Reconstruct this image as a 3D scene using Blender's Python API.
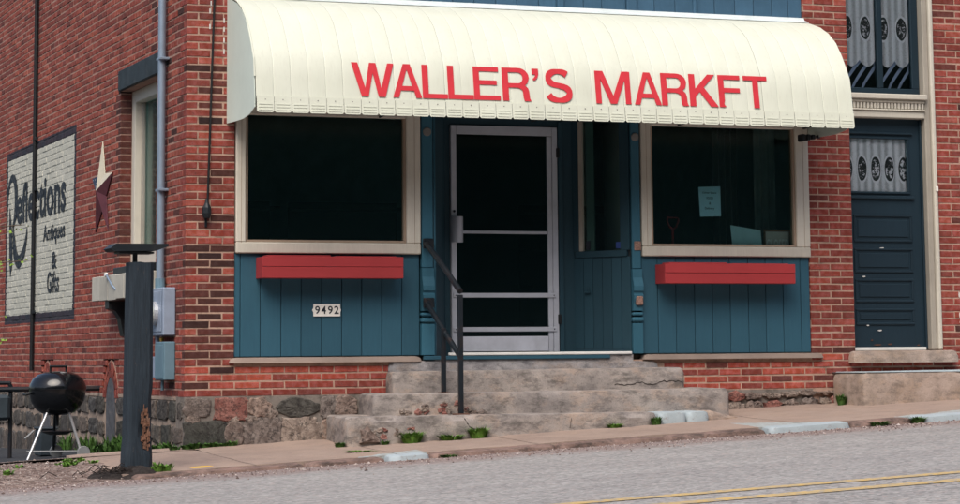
import bpy, bmesh, math, random
from mathutils import Vector, Matrix, noise
R = math.radians
scene = bpy.context.scene
for o in list(bpy.data.objects): bpy.data.objects.remove(o, do_unlink=True)
col = scene.collection

# ------------------------------------------------------------------ camera, sky, sun, exposure
cam_d = bpy.data.cameras.new('camera'); cam = bpy.data.objects.new('camera', cam_d); col.objects.link(cam)
scene.camera = cam
YAW, PITCH, ROLL = R(20.9), R(7.447), R(-0.494)
fw = Vector((math.sin(YAW)*math.cos(PITCH), math.cos(YAW)*math.cos(PITCH), math.sin(PITCH)))
rt = Vector((math.cos(YAW), -math.sin(YAW), 0)); up = rt.cross(fw)
r2 = math.cos(ROLL)*rt + math.sin(ROLL)*up; u2 = -math.sin(ROLL)*rt + math.cos(ROLL)*up
m = Matrix((r2, u2, -fw)).transposed().to_4x4(); m.translation = Vector((-5.3354, -21.2854, 0.7776))
cam.matrix_world = m
cam_d.sensor_fit = 'HORIZONTAL'; cam_d.sensor_width = 36.0
cam_d.lens = 2470.0/960.0*36.0
cam_d.shift_y = -218.5/960.0
cam_d.clip_start = 0.1; cam_d.clip_end = 2000

SUN_EL, SUN_AZ = R(52), R(214)           # azimuth clockwise from +Y: the sun stands over the road, a little to the left
w = bpy.data.worlds.new('World'); scene.world = w; w.use_nodes = True
nt = w.node_tree; bg = nt.nodes['Background']
sky = nt.nodes.new('ShaderNodeTexSky'); sky.sky_type = 'NISHITA'; sky.sun_disc = False
sky.sun_elevation = SUN_EL; sky.sun_rotation = SUN_AZ; sky.dust_density = 4.0; sky.air_density = 1.0; sky.ozone_density = 1.0
nt.links.new(sky.outputs[0], bg.inputs[0]); bg.inputs[1].default_value = 0.10
sun_d = bpy.data.lights.new('sun', 'SUN'); sun_d.energy = 1.5; sun_d.angle = R(44); sun_d.color = (1.0, 0.95, 0.88)
sun = bpy.data.objects.new('sun', sun_d); col.objects.link(sun)
sd = Vector((math.sin(SUN_AZ)*math.cos(SUN_EL), math.cos(SUN_AZ)*math.cos(SUN_EL), math.sin(SUN_EL)))
sun.rotation_euler = sd.to_track_quat('Z', 'Y').to_euler(); sun.location = (-8, -16, 20)
vs = scene.view_settings; vs.view_transform = 'Standard'; vs.look = 'None'; vs.gamma = 1.0
vs.use_curve_mapping = False; vs.exposure = 0.86
scene.cycles.max_bounces = 8; scene.cycles.transparent_max_bounces = 12

# ------------------------------------------------------------------ node material helper
class NT:
    def __init__(s, name):
        s.m = bpy.data.materials.new(name); s.m.use_nodes = True
        s.t = s.m.node_tree; s.b = s.t.nodes['Principled BSDF']; s.out = s.t.nodes['Material Output']
    def n(s, typ, **k):
        nd = s.t.nodes.new(typ)
        for a, v in k.items(): setattr(nd, a, v)
        return nd
    def l(s, a, b): s.t.links.new(a, b)
    def val(s, sock, v):
        if isinstance(v, (int, float)): sock.default_value = v
        elif isinstance(v, tuple): sock.default_value = v if len(v) == len(sock.default_value) else (*v, 1)
        else: s.l(v, sock)
    def math(s, op, a, b=0.0, c=0.0, clamp=False):
        nd = s.n('ShaderNodeMath', operation=op, use_clamp=clamp)
        for i, v in enumerate((a, b, c)): s.val(nd.inputs[i], v)
        return nd.outputs[0]
    def pos(s): return s.n('ShaderNodeNewGeometry').outputs['Position']
    def objc(s): return s.n('ShaderNodeTexCoord').outputs['Object']
    def sep(s, v):
        nd = s.n('ShaderNodeSeparateXYZ'); s.l(v, nd.inputs[0]); return nd.outputs
    def scalev(s, v, sc):
        nd = s.n('ShaderNodeMapping'); s.l(v, nd.inputs['Vector']); nd.inputs['Scale'].default_value = sc; return nd.outputs[0]
    def noise(s, v, scale, detail=4, rough=0.6, dist=0.0):
        nd = s.n('ShaderNodeTexNoise'); s.l(v, nd.inputs['Vector'])
        nd.inputs['Scale'].default_value = scale; nd.inputs['Detail'].default_value = detail
        nd.inputs['Roughness'].default_value = rough; nd.inputs['Distortion'].default_value = dist
        return nd.outputs['Fac']
    def vor(s, v, scale, feature='F1', out='Distance'):
        nd = s.n('ShaderNodeTexVoronoi', feature=feature); s.l(v, nd.inputs['Vector']); nd.inputs['Scale'].default_value = scale
        return nd.outputs[out]
    def ramp(s, f, stops, interp='LINEAR'):
        nd = s.n('ShaderNodeValToRGB'); s.l(f, nd.inputs[0]); cr = nd.color_ramp; cr.interpolation = interp
        while len(cr.elements) < len(stops): cr.elements.new(0.5)
        for e, (p, c) in zip(cr.elements, stops):
            e.position = p; e.color = (*c, 1) if isinstance(c, tuple) else (c, c, c, 1)
        return nd.outputs[0]
    def mix(s, f, a, b, blend='MIX'):
        nd = s.n('ShaderNodeMix', data_type='RGBA', blend_type=blend)
        s.val(nd.inputs[0], f); s.val(nd.inputs[6], a); s.val(nd.inputs[7], b)
        return nd.outputs[2]
    def hsv(s, c, h=.5, sa=1.0, v=1.0):
        nd = s.n('ShaderNodeHueSaturation')
        s.val(nd.inputs['Hue'], h); s.val(nd.inputs['Saturation'], sa); s.val(nd.inputs['Value'], v); s.val(nd.inputs['Color'], c)
        return nd.outputs[0]
    def bump(s, h, strength=0.5, dist=0.01, prev=None):
        nd = s.n('ShaderNodeBump'); nd.inputs['Strength'].default_value = strength; nd.inputs['Distance'].default_value = dist
        s.l(h, nd.inputs['Height'])
        if prev: s.l(prev, nd.inputs['Normal'])
        s.l(nd.outputs[0], s.b.inputs['Normal']); return nd.outputs[0]
    def set(s, color=None, rough=None, metal=None, spec=None):
        for k, v in (('Base Color', color), ('Roughness', rough), ('Metallic', metal), ('Specular IOR Level', spec)):
            if v is not None: s.val(s.b.inputs[k], v)
        return s.m

def simple(name, c, rough=.6, metal=0., var=.15, scale=6., bump=.15, bscale=60., bdist=.003, spec=.3, dirt=None, dirt_amt=.5, dscale=3.):
    k = NT(name); p = k.pos()
    f = k.noise(p, scale, 5, .65)
    lo = tuple(x*(1-var) for x in c); hi = tuple(min(1, x*(1+var)) for x in c)
    cc = k.ramp(f, [(.3, lo), (.7, hi)])
    if dirt:
        d = k.ramp(k.noise(p, dscale, 7, .7, .4), [(.52, 0.), (.72, dirt_amt)])
        cc = k.mix(d, cc, dirt)
    if bump: k.bump(k.noise(p, bscale, 4, .6), bump, bdist)
    return k.set(cc, rough, metal, spec)

# ---- bricks
def brick_mat(name, joined, stops, rough=.85, sign=False):
    k = NT(name); p = k.pos()
    rnd = k.n('ShaderNodeNewGeometry').outputs['Random Per Island'] if joined else k.n('ShaderNodeObjectInfo').outputs['Random']
    base = k.ramp(rnd, stops)
    f = k.noise(p, 19, 6, .72)
    c = k.mix(k.ramp(f, [(.44, 0.), (.60, .75)]), base, k.hsv(base, .495, .82, 1.6))
    g = k.noise(p, 38, 6, .78)
    c = k.mix(k.ramp(g, [(.52, 0.), (.64, .75)]), c, k.hsv(base, .5, .9, .40))
    soot = k.ramp(k.noise(p, 2.2, 6, .7), [(.50, 0.), (.70, .4)])
    c = k.mix(soot, c, (.055, .035, .032))
    pale = k.ramp(k.noise(p, 9, 7, .75), [(.62, 0.), (.74, .22)])
    c = k.mix(pale, c, (.42, .30, .26))
    if sign: c = sign_paint(k, p, c)
    h = k.noise(p, 55, 6, .7); h2 = k.noise(p, 260, 3, .6)
    n = k.bump(h, .55, .006); k.bump(h2, .3, .002, n)
    return k.set(c, rough, 0., .15)

SY0, SY1, SZ0, SZ1 = 4.775, 8.925, 1.205, 3.272       # painted wall sign on the side wall
def sign_paint(k, p, c):
    s = k.sep(p)
    wob = k.math('MULTIPLY', k.math('SUBTRACT', k.noise(p, 14, 3, .6), .5), .03)
    def box(y0, y1, z0, z1, wv):
        y = k.math('ADD', s[1], wv); z = k.math('ADD', s[2], wv)
        a = k.math('MULTIPLY', k.math('GREATER_THAN', y, y0), k.math('LESS_THAN', y, y1))
        b = k.math('MULTIPLY', k.math('GREATER_THAN', z, z0), k.math('LESS_THAN', z, z1))
        return k.math('MULTIPLY', a, b)
    outer = box(SY0, SY1, SZ0, SZ1, wob); inner = box(SY0+.10, SY1-.10, SZ0+.1, SZ1-.095, wob)
    wear = k.ramp(k.noise(p, 16, 7, .75), [(.30, .45), (.42, 1.0)])
    wh = k.ramp(k.noise(p, 3.0, 6, .7), [(.3, (.44, .44, .38)), (.7, (.55, .54, .47))])
    dk = k.ramp(k.noise(p, 8, 5, .7), [(.3, (.012, .024, .036)), (.7, (.028, .046, .064))])
    c = k.mix(k.math('MULTIPLY', outer, k.math('ADD', .9, 0.)), c, dk)
    return k.mix(k.math('MULTIPLY', inner, wear), c, wh)

REDS = [(0., (.13, .032, .023)), (.06, (.175, .036, .026)), (.35, (.205, .039, .027)), (.6, (.23, .042, .030)), (.8, (.26, .050, .034)), (.93, (.30, .066, .041)), (1., (.18, .038, .027))]
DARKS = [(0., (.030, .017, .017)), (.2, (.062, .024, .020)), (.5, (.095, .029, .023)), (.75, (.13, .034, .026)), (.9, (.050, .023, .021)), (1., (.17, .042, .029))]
WORN = [(0., (.17, .038, .028)), (.3, (.29, .050, .032)), (.6, (.37, .072, .040)), (.85, (.23, .048, .034)), (1., (.085, .032, .028))]
SIDE = [(0., (.11, .032, .026)), (.07, (.17, .041, .030)), (.4, (.22, .046, .030)), (.7, (.25, .054, .034)), (.9, (.30, .072, .042)), (1., (.14, .036, .028))]
M = {}
M['brick'] = brick_mat('brick_red', False, REDS); M['brick_j'] = brick_mat('brick_red_wall', True, REDS)
M['brick_dark'] = brick_mat('brick_sooty', False, DARKS); M['brick_worn'] = brick_mat('brick_worn', False, WORN)
M['brick_side'] = brick_mat('brick_side', False, SIDE); M['brick_side_j'] = brick_mat('brick_side_wall', True, SIDE, sign=True)
def mortar_mat(name, c, sign=False):
    k = NT(name); p = k.pos()
    f = k.noise(p, 5, 6, .7)
    cc = k.ramp(f, [(.30, tuple(x*.40 for x in c)), (.46, c), (.70, tuple(min(1, x*1.25) for x in c))])
    cc = k.mix(k.ramp(k.noise(p, 24, 7, .75), [(.5, 0.), (.66, .5)]), cc, tuple(x*.5 for x in c))
    if sign: cc = sign_paint(k, p, cc)
    k.bump(k.noise(p, 130, 5, .7), .7, .004)
    return k.set(cc, .95, 0, .1)
M['mortar'] = mortar_mat('mortar', (.40, .27, .21)); M['mortar_side'] = mortar_mat('mortar_side', (.36, .225, .18), True)
M['mortar_stone'] = mortar_mat('mortar_foundation', (.20, .175, .155)); M['mortar_pale'] = mortar_mat('mortar_pale', (.34, .265, .215))
def stone_mat(name, cols):
    k = NT(name); p = k.pos(); r = k.n('ShaderNodeObjectInfo').outputs['Random']
    b = k.ramp(r, cols)
    c = k.mix(k.ramp(k.noise(p, 13, 8, .78), [(.42, 0.), (.62, .9)]), b, k.hsv(b, .51, .85, 2.1))
    c = k.mix(k.ramp(k.noise(p, 27, 8, .78), [(.50, 0.), (.60, .8)]), c, (.030, .026, .026))
    n = k.bump(k.noise(p, 18, 7, .7), .8, .02); k.bump(k.noise(p, 120, 4, .7), .5, .004, n)
    return k.set(c, .9, 0, .15)
M['stone'] = stone_mat('field_stone', [(0., (.10, .085, .078)), (.3, (.15, .11, .095)), (.5, (.12, .10, .092)), (.7, (.19, .13, .105)), (1., (.12, .095, .09))])
M['stone_red'] = stone_mat('red_stone', [(0., (.16, .055, .045)), (1., (.18, .07, .06))])
M['stone_dark'] = stone_mat('dark_stone', [(0., (.045, .045, .040)), (1., (.07, .062, .055))])
M['stone_pale'] = stone_mat('pale_stone', [(0., (.15, .115, .10)), (1., (.20, .155, .13))])
M['stone_side'] = stone_mat('side_stone', [(0., (.05, .047, .045)), (.4, (.085, .072, .062)), (.7, (.065, .062, .06)), (1., (.11, .085, .07))])
def concrete(name, a, b, stain=(.10, .085, .075), warm=(.42, .30, .22), rough=.9, stain_amt=.75, scale=2.4, lo=.45, mask=False):
    k = NT(name); p = k.pos()
    c = k.ramp(k.noise(p, scale*1.4, 9, .72), [(.38, a), (.62, b)])
    c = k.mix(k.ramp(k.noise(k.scalev(p, (1, 1, 1.6)), 3.3, 8, .72), [(.50, 0.), (.64, .65)]), c, warm)
    c = k.mix(k.ramp(k.noise(k.scalev(p, (1, 1, 2.2)), 5.3, 10, .78), [(lo+.03, 0.), (lo+.17, stain_amt)]), c, stain)
    c = k.mix(k.ramp(k.noise(p, 90, 4, .7), [(.52, 0.), (.7, .45)]), c, tuple(x*.4 for x in a))
    if mask:      # paint that was splashed over the kerb onto the pavement
        q = k.sep(p); wob = k.math('MULTIPLY', k.math('SUBTRACT', k.noise(p, 9, 5, .7), .5), .16)
        def blob_(x0, x1, xa, slope, w0):      # painted from the kerb back to a slanting edge
            lim = k.math('ADD', k.math('MULTIPLY', k.math('SUBTRACT', q[0], xa), slope), w0)
            a_ = k.math('MULTIPLY', k.math('GREATER_THAN', q[0], x0), k.math('LESS_THAN', q[0], x1))
            return k.math('MULTIPLY', a_, k.math('LESS_THAN', k.math('ADD', q[1], wob), lim))
        pm = k.math('ADD', k.math('ADD', blob_(4.55, 5.4, 4.57, -.75, -1.50), blob_(5.9, 6.95, 6.9, .28, -1.72), 0.), blob_(.9, 1.52, 1.5, .45, -1.78), clamp=True)
        c = k.mix(pm, c, k.ramp(k.noise(p, 20, 7, .75), [(.4, (.36, .41, .42)), (.62, (.30, .28, .25))]))
        d2 = k.math('ADD', k.math('POWER', k.math('ABSOLUTE', k.math('ADD', q[0], .33)), 2.), k.math('POWER', k.math('MULTIPLY', k.math('ABSOLUTE', k.math('ADD', q[1], 1.88)), 1.2), 2.))
        c = k.mix(k.math('LESS_THAN', k.math('ADD', d2, k.math('MULTIPLY', wob, .25)), .010), c, (.60, .38, .08))
    n = k.bump(k.noise(p, 14, 8, .72), .6, .014); k.bump(k.noise(p, 160, 5, .7), .55, .003, n)
    return k.set(c, rough, 0, .15)
M['concrete'] = concrete('step_concrete', (.25, .222, .21), (.38, .335, .305), stain=(.095, .085, .080), warm=(.43, .32, .25), stain_amt=.75, lo=.445)
M['concrete_grey'] = concrete('landing_concrete', (.21, .205, .215), (.38, .36, .36), stain=(.09, .086, .094), warm=(.3, .24, .2))
M['sandstone'] = concrete('sill_stone', (.29, .23, .19), (.44, .35, .30), stain_amt=.5)
M['sidewalk'] = concrete('sidewalk_concrete', (.29, .217, .18), (.345, .265, .22), stain=(.205, .15, .127), warm=(.36, .265, .21), stain_amt=.5, scale=1.2, lo=.5, mask=True)
M['kerb_concrete'] = concrete('kerb_concrete', (.17, .115, .10), (.29, .20, .17), stain=(.06, .05, .045), warm=(.26, .16, .13), stain_amt=.85)
def painted_stone(name, c):
    k = NT(name); p = k.pos()
    cc = k.mix(k.ramp(k.noise(p, 26, 8, .78), [(.55, 0.), (.68, .8)]), k.ramp(k.noise(p, 4, 5, .6), [(.3, tuple(x*.82 for x in c)), (.7, c)]), (.24, .20, .18))
    k.bump(k.noise(p, 45, 7, .7), .5, .006); return k.set(cc, .8, 0, .2)
M['kerb_paint'] = painted_stone('pale_blue_kerb_paint', (.38, .44, .47))

def paint_wood(name, c, rough=.55, grain='Z', wear=None, wear_amt=.0, dirt=.2):
    k = NT(name); p = k.pos()
    sc = {'Z': (9, 9, .8), 'X': (.8, 9, 9)}[grain]
    g = k.noise(k.scalev(p, sc), 6, 6, .65)
    cc = k.ramp(g, [(.25, tuple(x*.92 for x in c)), (.75, tuple(min(1, x*1.06) for x in c))])
    cc = k.mix(k.ramp(k.noise(p, 2.2, 7, .7), [(.45, 0.), (.75, dirt)]), cc, tuple(x*.45 for x in c))
    cc = k.hsv(cc, .5, 1.0, k.math('ADD', .90, k.math('MULTIPLY', k.n('ShaderNodeObjectInfo').outputs['Random'], .20)))
    if wear: cc = k.mix(k.ramp(k.noise(k.scalev(p, sc), 14, 8, .78), [(.60, 0.), (.70, wear_amt)]), cc, wear)
    k.bump(g, .10, .003)
    return k.set(cc, rough, 0, .3)
M['blue'] = paint_wood('teal_blue_paint', (.028, .092, .136), wear=(.10, .15, .17), wear_amt=.15)
M['blue_lite'] = paint_wood('teal_blue_trim', (.032, .115, .168))
M['blue_shade'] = paint_wood('teal_blue_recess_shade', (.016, .048, .068))  # teal darkened in the colour itself for the recess shade
M['blue_up'] = paint_wood('upper_blue_paint', (.050, .115, .185), wear=(.14, .20, .26), wear_amt=.5, dirt=.5)
M['navy'] = paint_wood('navy_door_paint', (.0105, .0245, .037), .5, wear=(.03, .05, .07), wear_amt=.4)
M['beige'] = paint_wood('beige_trim_paint', (.57, .535, .46), .6, dirt=.25, wear=(.33, .29, .24), wear_amt=.35)
M['beige_bead'] = paint_wood('tan_bead_paint', (.34, .255, .19), .6)
M['taupe'] = paint_wood('taupe_casing_paint', (.34, .31, .265), .6, dirt=.35)
M['green_in'] = paint_wood('pale_green_paint', (.12, .20, .175), .5)
M['teal_blind'] = paint_wood('teal_blind', (.16, .31, .29), .6)
M['red_box'] = paint_wood('red_paint', (.33, .036, .040), .5, 'X', wear=(.16, .02, .025), wear_amt=.4)
M['sill_wood'] = paint_wood('weathered_sill_wood', (.30, .235, .20), .8, 'X', wear=(.12, .10, .09), wear_amt=.8, dirt=.5)
M['white_strip'] = simple('white_threshold', (.68, .68, .66), .45, var=.08)
M['box_white'] = paint_wood('flaking_white_paint', (.46, .44, .38), .75, wear=(.16, .13, .10), wear_amt=.9, dirt=.5)
M['black_paint'] = simple('black_paint', (.012, .016, .020), .45, bump=.2, dirt=(.05, .045, .04))
M['iron'] = simple('black_handrail_paint', (.010, .014, .019), .42, bump=.25, dirt=(.06, .03, .02), dirt_amt=.5, dscale=9)
M['rust'] = simple('rusty_plate', (.10, .045, .03), .8)
M['lintel'] = simple('lintel_paint', (.016, .024, .030), .6, var=.4, bump=.3, dirt=(.08, .085, .09), dirt_amt=.5, dscale=9)
M['alu'] = simple('aluminium', (.48, .50, .56), .42, .25, var=.08, bump=.05)
M['alu_kick'] = simple('aluminium_kickplate', (.56, .58, .65), .5, .2, var=.12, bump=.08, dirt=(.2, .2, .22), dirt_amt=.3)
M['galv'] = simple('galvanised_conduit', (.26, .33, .42), .45, .45, var=.1, bump=.08)
M['meter'] = simple('grey_meter_enamel', (.27, .33, .43), .5, .1, var=.08, bump=.05, dirt=(.16, .19, .24), dirt_amt=.4)
M['meter2'] = simple('teal_grey_enamel', (.13, .22, .28), .5, .1, var=.1, bump=.05)
M['enamel'] = simple('black_enamel', (.006, .007, .009), .12, bump=.0, var=.1, spec=.5)
M['black_plastic'] = simple('black_plastic', (.010, .011, .013), .5)
M['leg_alu'] = simple('aluminium_leg', (.55, .56, .58), .35, .6, var=.05, bump=0)
M['tyre_grey'] = simple('grey_wheel_rim', (.22, .23, .24), .5)
M['disc'] = simple('grey_disc', (.20, .19, .18), .6)
M['paper'] = simple('pale_blue_paper', (.52, .80, .92), .8, var=.04, bump=.02)
M['paper_teal'] = simple('crumpled_blue_paper', (.50, .80, .86), .8, var=.08, bump=.5, bscale=18, bdist=.01)
M['ink'] = simple('black_ink', (.02, .025, .035), .8, var=.2, bump=0)
M['sign_face'] = simple('closed_sign_face', (.55, .55, .50), .7, var=.1, bump=.02)
M['sign_letter'] = simple('closed_sign_letter', (.75, .80, .78), .7, var=.05, bump=0)
M['sign_frame'] = simple('brown_sign_frame', (.16, .085, .045), .6)
M['red_plastic'] = simple('red_plastic', (.20, .014, .018), .45)
M['num_plate'] = simple('number_plate_white', (.80, .78, .73), .5, var=.05, bump=.05)
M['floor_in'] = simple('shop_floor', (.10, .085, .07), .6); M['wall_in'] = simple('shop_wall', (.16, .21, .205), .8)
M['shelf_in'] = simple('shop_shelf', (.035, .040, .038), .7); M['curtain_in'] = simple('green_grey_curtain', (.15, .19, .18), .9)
M['drape'] = simple('blue_drape', (.34, .42, .60), .9)
M['letter_red'] = simple('red_letter_paint', (.60, .036, .050), .5, var=.08, bump=.05, scale=9)
M['paint_dark'] = simple('sign_lettering_paint', (.012, .020, .030), .8, var=.3, bump=.3, dirt=(.34, .34, .31), dirt_amt=.55, dscale=22)
M['white_paint_spot'] = simple('white_paint_splash', (.60, .58, .56), .8)
M['yellow_spot'] = simple('yellow_paint_splash', (.60, .36, .05), .8)
M['rosette'] = simple('brass_rosette', (.25, .15, .12), .55, var=.6, scale=60)
M['leaf_bright'] = simple('spring_leaf', (.17, .27, .035), .6, var=.3, scale=14, bump=0)
M['weed'] = simple('weed_leaf', (.10, .21, .03), .7, var=.4, scale=20, bump=0)
M['weed_dark'] = simple('dark_weed_leaf', (.05, .115, .022), .7, var=.4, scale=20, bump=0)
M['bark'] = simple('twig_bark', (.10, .075, .055), .9)
M['soil'] = simple('dark_soil', (.030, .024, .022), .95, var=.5, scale=30, bump=.8, bscale=90, bdist=.015)
M['wood_raw'] = simple('split_wood', (.17, .085, .055), .9, var=.5, scale=40, bump=.9, bscale=70, bdist=.012, dirt=(.26, .19, .14), dirt_amt=.6, dscale=25)
def post_mat():
    k = NT('old_blue_black_post'); p = k.pos()
    g = k.noise(k.scalev(p, (16, 16, .9)), 5, 8, .75)
    c = k.ramp(g, [(.25, (.009, .013, .018)), (.5, (.018, .028, .039)), (.8, (.034, .050, .066))])
    c = k.mix(k.ramp(k.noise(k.scalev(p, (6, 6, 1.2)), 6, 8, .75), [(.62, 0.), (.70, .75)]), c, (.13, .085, .065))
    k.bump(g, .7, .012); return k.set(c, .65, 0, .3)
M['post'] = post_mat()

def awning_mat():
    k = NT('cream_awning_enamel'); p = k.pos()
    c = k.ramp(k.noise(k.scalev(p, (1.5, 1.5, .5)), 3, 5, .6), [(.3, (.63, .65, .545)), (.7, (.68, .70, .595))])
    c = k.mix(k.ramp(k.noise(k.scalev(p, (9, 9, .9)), 5, 7, .7), [(.52, 0.), (.72, .25)]), c, (.47, .46, .38))
    k.bump(k.noise(p, 5, 3, .5), .12, .01)
    return k.set(c, .42, 0, .35)
M['awning'] = awning_mat()
M['awning_end'] = simple('pale_green_awning_end', (.60, .68, .61), .5, var=.06, scale=2, bump=.05)
M['flashing'] = simple('pale_flashing', (.62, .68, .68), .5, var=.1)

def glass_mat(name, tint=(.90, .95, .94), ior=1.62, rough=.14):
    k = NT(name)
    tr = k.n('ShaderNodeBsdfTransparent'); tr.inputs[0].default_value = (*tint, 1)
    gl = k.n('ShaderNodeBsdfGlossy'); gl.inputs['Color'].default_value = (.75, 1, 1, 1); gl.inputs['Roughness'].default_value = rough
    fr = k.n('ShaderNodeFresnel'); fr.inputs[0].default_value = ior
    b = k.n('ShaderNodeBump'); b.inputs['Strength'].default_value = .02; b.inputs['Distance'].default_value = .02
    k.l(k.noise(k.pos(), 1.3, 2, .4), b.inputs['Height']); k.l(b.outputs[0], gl.inputs['Normal'])
    mx = k.n('ShaderNodeMixShader'); k.l(fr.outputs[0], mx.inputs[0]); k.l(tr.outputs[0], mx.inputs[1]); k.l(gl.outputs[0], mx.inputs[2])
    k.l(mx.outputs[0], k.out.inputs[0]); return k.m
M['glass'] = glass_mat('window_glass'); M['glass_clear'] = glass_mat('door_glass', (.95, .96, .97), 1.4); M['glass_teal'] = glass_mat('teal_window_glass', (.70, .90, .87))
M['screen'] = glass_mat('storm_door_glass', (.40, .48, .49))

def lace_mat(name, period, zc, a, b, x0):
    """white lace: net ground, ovals with open centres and flower sprigs"""
    k = NT(name); s = k.sep(k.objc())
    u = k.math('SUBTRACT', k.math('FRACT', k.math('DIVIDE', k.math('SUBTRACT', s[0], x0), period)), .5)
    u = k.math('MULTIPLY', u, period)
    v = k.math('SUBTRACT', s[2], zc)
    r = k.math('SQRT', k.math('ADD', k.math('POWER', k.math('DIVIDE', k.math('ABSOLUTE', u), a), 2.), k.math('POWER', k.math('DIVIDE', k.math('ABSOLUTE', v), b), 2.)))
    o = k.objc()
    fl = k.ramp(k.vor(o, 15), [(.16, 1.), (.34, 0.)])
    fine = k.ramp(k.noise(o, 70, 3, .7), [(.42, 0.), (.58, .5)])
    net = k.math('ADD', k.math('MULTIPLY', fl, .6), k.math('ADD', fine, .80), clamp=True)
    rim = k.math('MULTIPLY', k.math('GREATER_THAN', r, 1.0), k.math('LESS_THAN', r, 1.22))
    core = k.math('LESS_THAN', r, 1.0)
    sprig = k.math('MULTIPLY', k.ramp(k.noise(o, 26, 4, .7), [(.50, 0.), (.56, .9)]), k.math('LESS_THAN', r, .8))
    mask = k.math('MULTIPLY', net, k.math('SUBTRACT', 1., core))
    pleat = k.math('ADD', .86, k.math('MULTIPLY', k.math('SINE', k.math('MULTIPLY', s[0], 78.)), .28))
    mask = k.math('MULTIPLY', mask, pleat, clamp=True)
    mask = k.math('MAXIMUM', mask, k.math('MULTIPLY', rim, .95))
    mask = k.math('MAXIMUM', mask, k.math('MAXIMUM', sprig, k.math('MULTIPLY', core, .05)))
    k.set((.95, .92, .96), .9, 0, .1); k.l(mask, k.b.inputs['Alpha']); return k.m
M['lace_t'] = lace_mat('lace_transom', .205, 3.99, .056, .115, 6.85)
M['lace_d'] = lace_mat('lace_door', .155, 2.585, .050, .12, 6.7925)

def road_mat():
    k = NT('chip_seal_road'); p = k.pos(); s = k.sep(p)
    c = k.ramp(k.noise(p, .9, 6, .65), [(.3, (.27, .262, .25)), (.7, (.345, .335, .32))])
    track = k.noise(k.scalev(p, (.12, 1.3, 1)), 1.6, 5, .6)
    c = k.mix(k.ramp(track, [(.42, 0.), (.62, .45)]), c, (.19, .18, .178))
    v = k.vor(p, 38, out='Color'); vv = k.n('ShaderNodeSeparateColor'); k.l(v, vv.inputs[0])
    c = k.mix(.42, c, k.ramp(vv.outputs[0], [(0., (.06, .058, .064)), (.3, (.20, .19, .186)), (.62, (.36, .343, .33)), (.85, (.46, .44, .425)), (.94, (.36, .25, .22)), (1., (.56, .54, .52))]))
    grit = k.math('ADD', s[1], k.math('MULTIPLY', k.noise(p, 2.2, 6, .7), 1.5))
    gf = k.math('MULTIPLY', k.math('ADD', grit, 2.55), 1.6, clamp=True)
    gc = k.ramp(k.vor(p, 70, out='Distance'), [(.15, (.31, .20, .175)), (.5, (.22, .14, .125)), (.8, (.13, .09, .08))])
    c = k.mix(k.math('MULTIPLY', gf, .6), c, gc)
    n = k.bump(k.vor(p, 48), .5, .008); k.bump(k.noise(p, 9, 5, .6), .2, .01, n)
    return k.set(c, .92, 0, .15)
M['road'] = road_mat()
def line_mat():
    k = NT('worn_yellow_road_paint'); p = k.pos()
    v = k.vor(p, 38, out='Color'); vv = k.n('ShaderNodeSeparateColor'); k.l(v, vv.inputs[0])
    c = k.mix(k.ramp(vv.outputs[0], [(.60, 0.), (.80, .85)]), (.54, .37, .14), (.30, .275, .245))
    c = k.mix(k.ramp(k.noise(p, 6, 7, .75), [(.42, 0.), (.62, .7)]), c, (.36, .30, .21))
    k.bump(k.vor(p, 48), .5, .006); return k.set(c, .85, 0, .2)
M['yellow'] = line_mat()
def gravel_mat():
    k = NT('gravel_ground'); p = k.pos()
    v = k.vor(p, 30, out='Color'); vv = k.n('ShaderNodeSeparateColor'); k.l(v, vv.inputs[0])
    c = k.ramp(vv.outputs[0], [(0., (.09, .07, .062)), (.4, (.21, .15, .13)), (.75, (.31, .24, .21)), (1., (.42, .36, .32))])
    c = k.mix(k.ramp(k.noise(p, 2.0, 6, .7), [(.4, 0.), (.7, .7)]), c, (.12, .085, .075))
    n = k.bump(k.vor(p, 30), .9, .02); return k.set(c, .95, 0, .1)
M['gravel'] = gravel_mat()
M['yard'] = simple('dark_old_asphalt', (.030, .034, .040), .9, var=.4, scale=4, bump=.6, bscale=80, bdist=.01, dirt=(.09, .075, .065), dirt_amt=.6)
M['ground'] = simple('earth_and_grass', (.06, .075, .035), .95, var=.5, scale=1.2, bump=.6, bscale=30, bdist=.03)
M['infill'] = simple('grey_arch_infill', (.085, .088, .098), .85, var=.3, scale=9, bump=.6, bscale=25, bdist=.012, dirt=(.22, .19, .17), dirt_amt=.6, dscale=14)
M['foliage_far'] = simple('wooded_bank_foliage', (.105, .17, .135), .8, var=.6, scale=.35, bump=0)
M['asphalt_roof'] = simple('roof_felt', (.04, .04, .042), .9)

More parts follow.
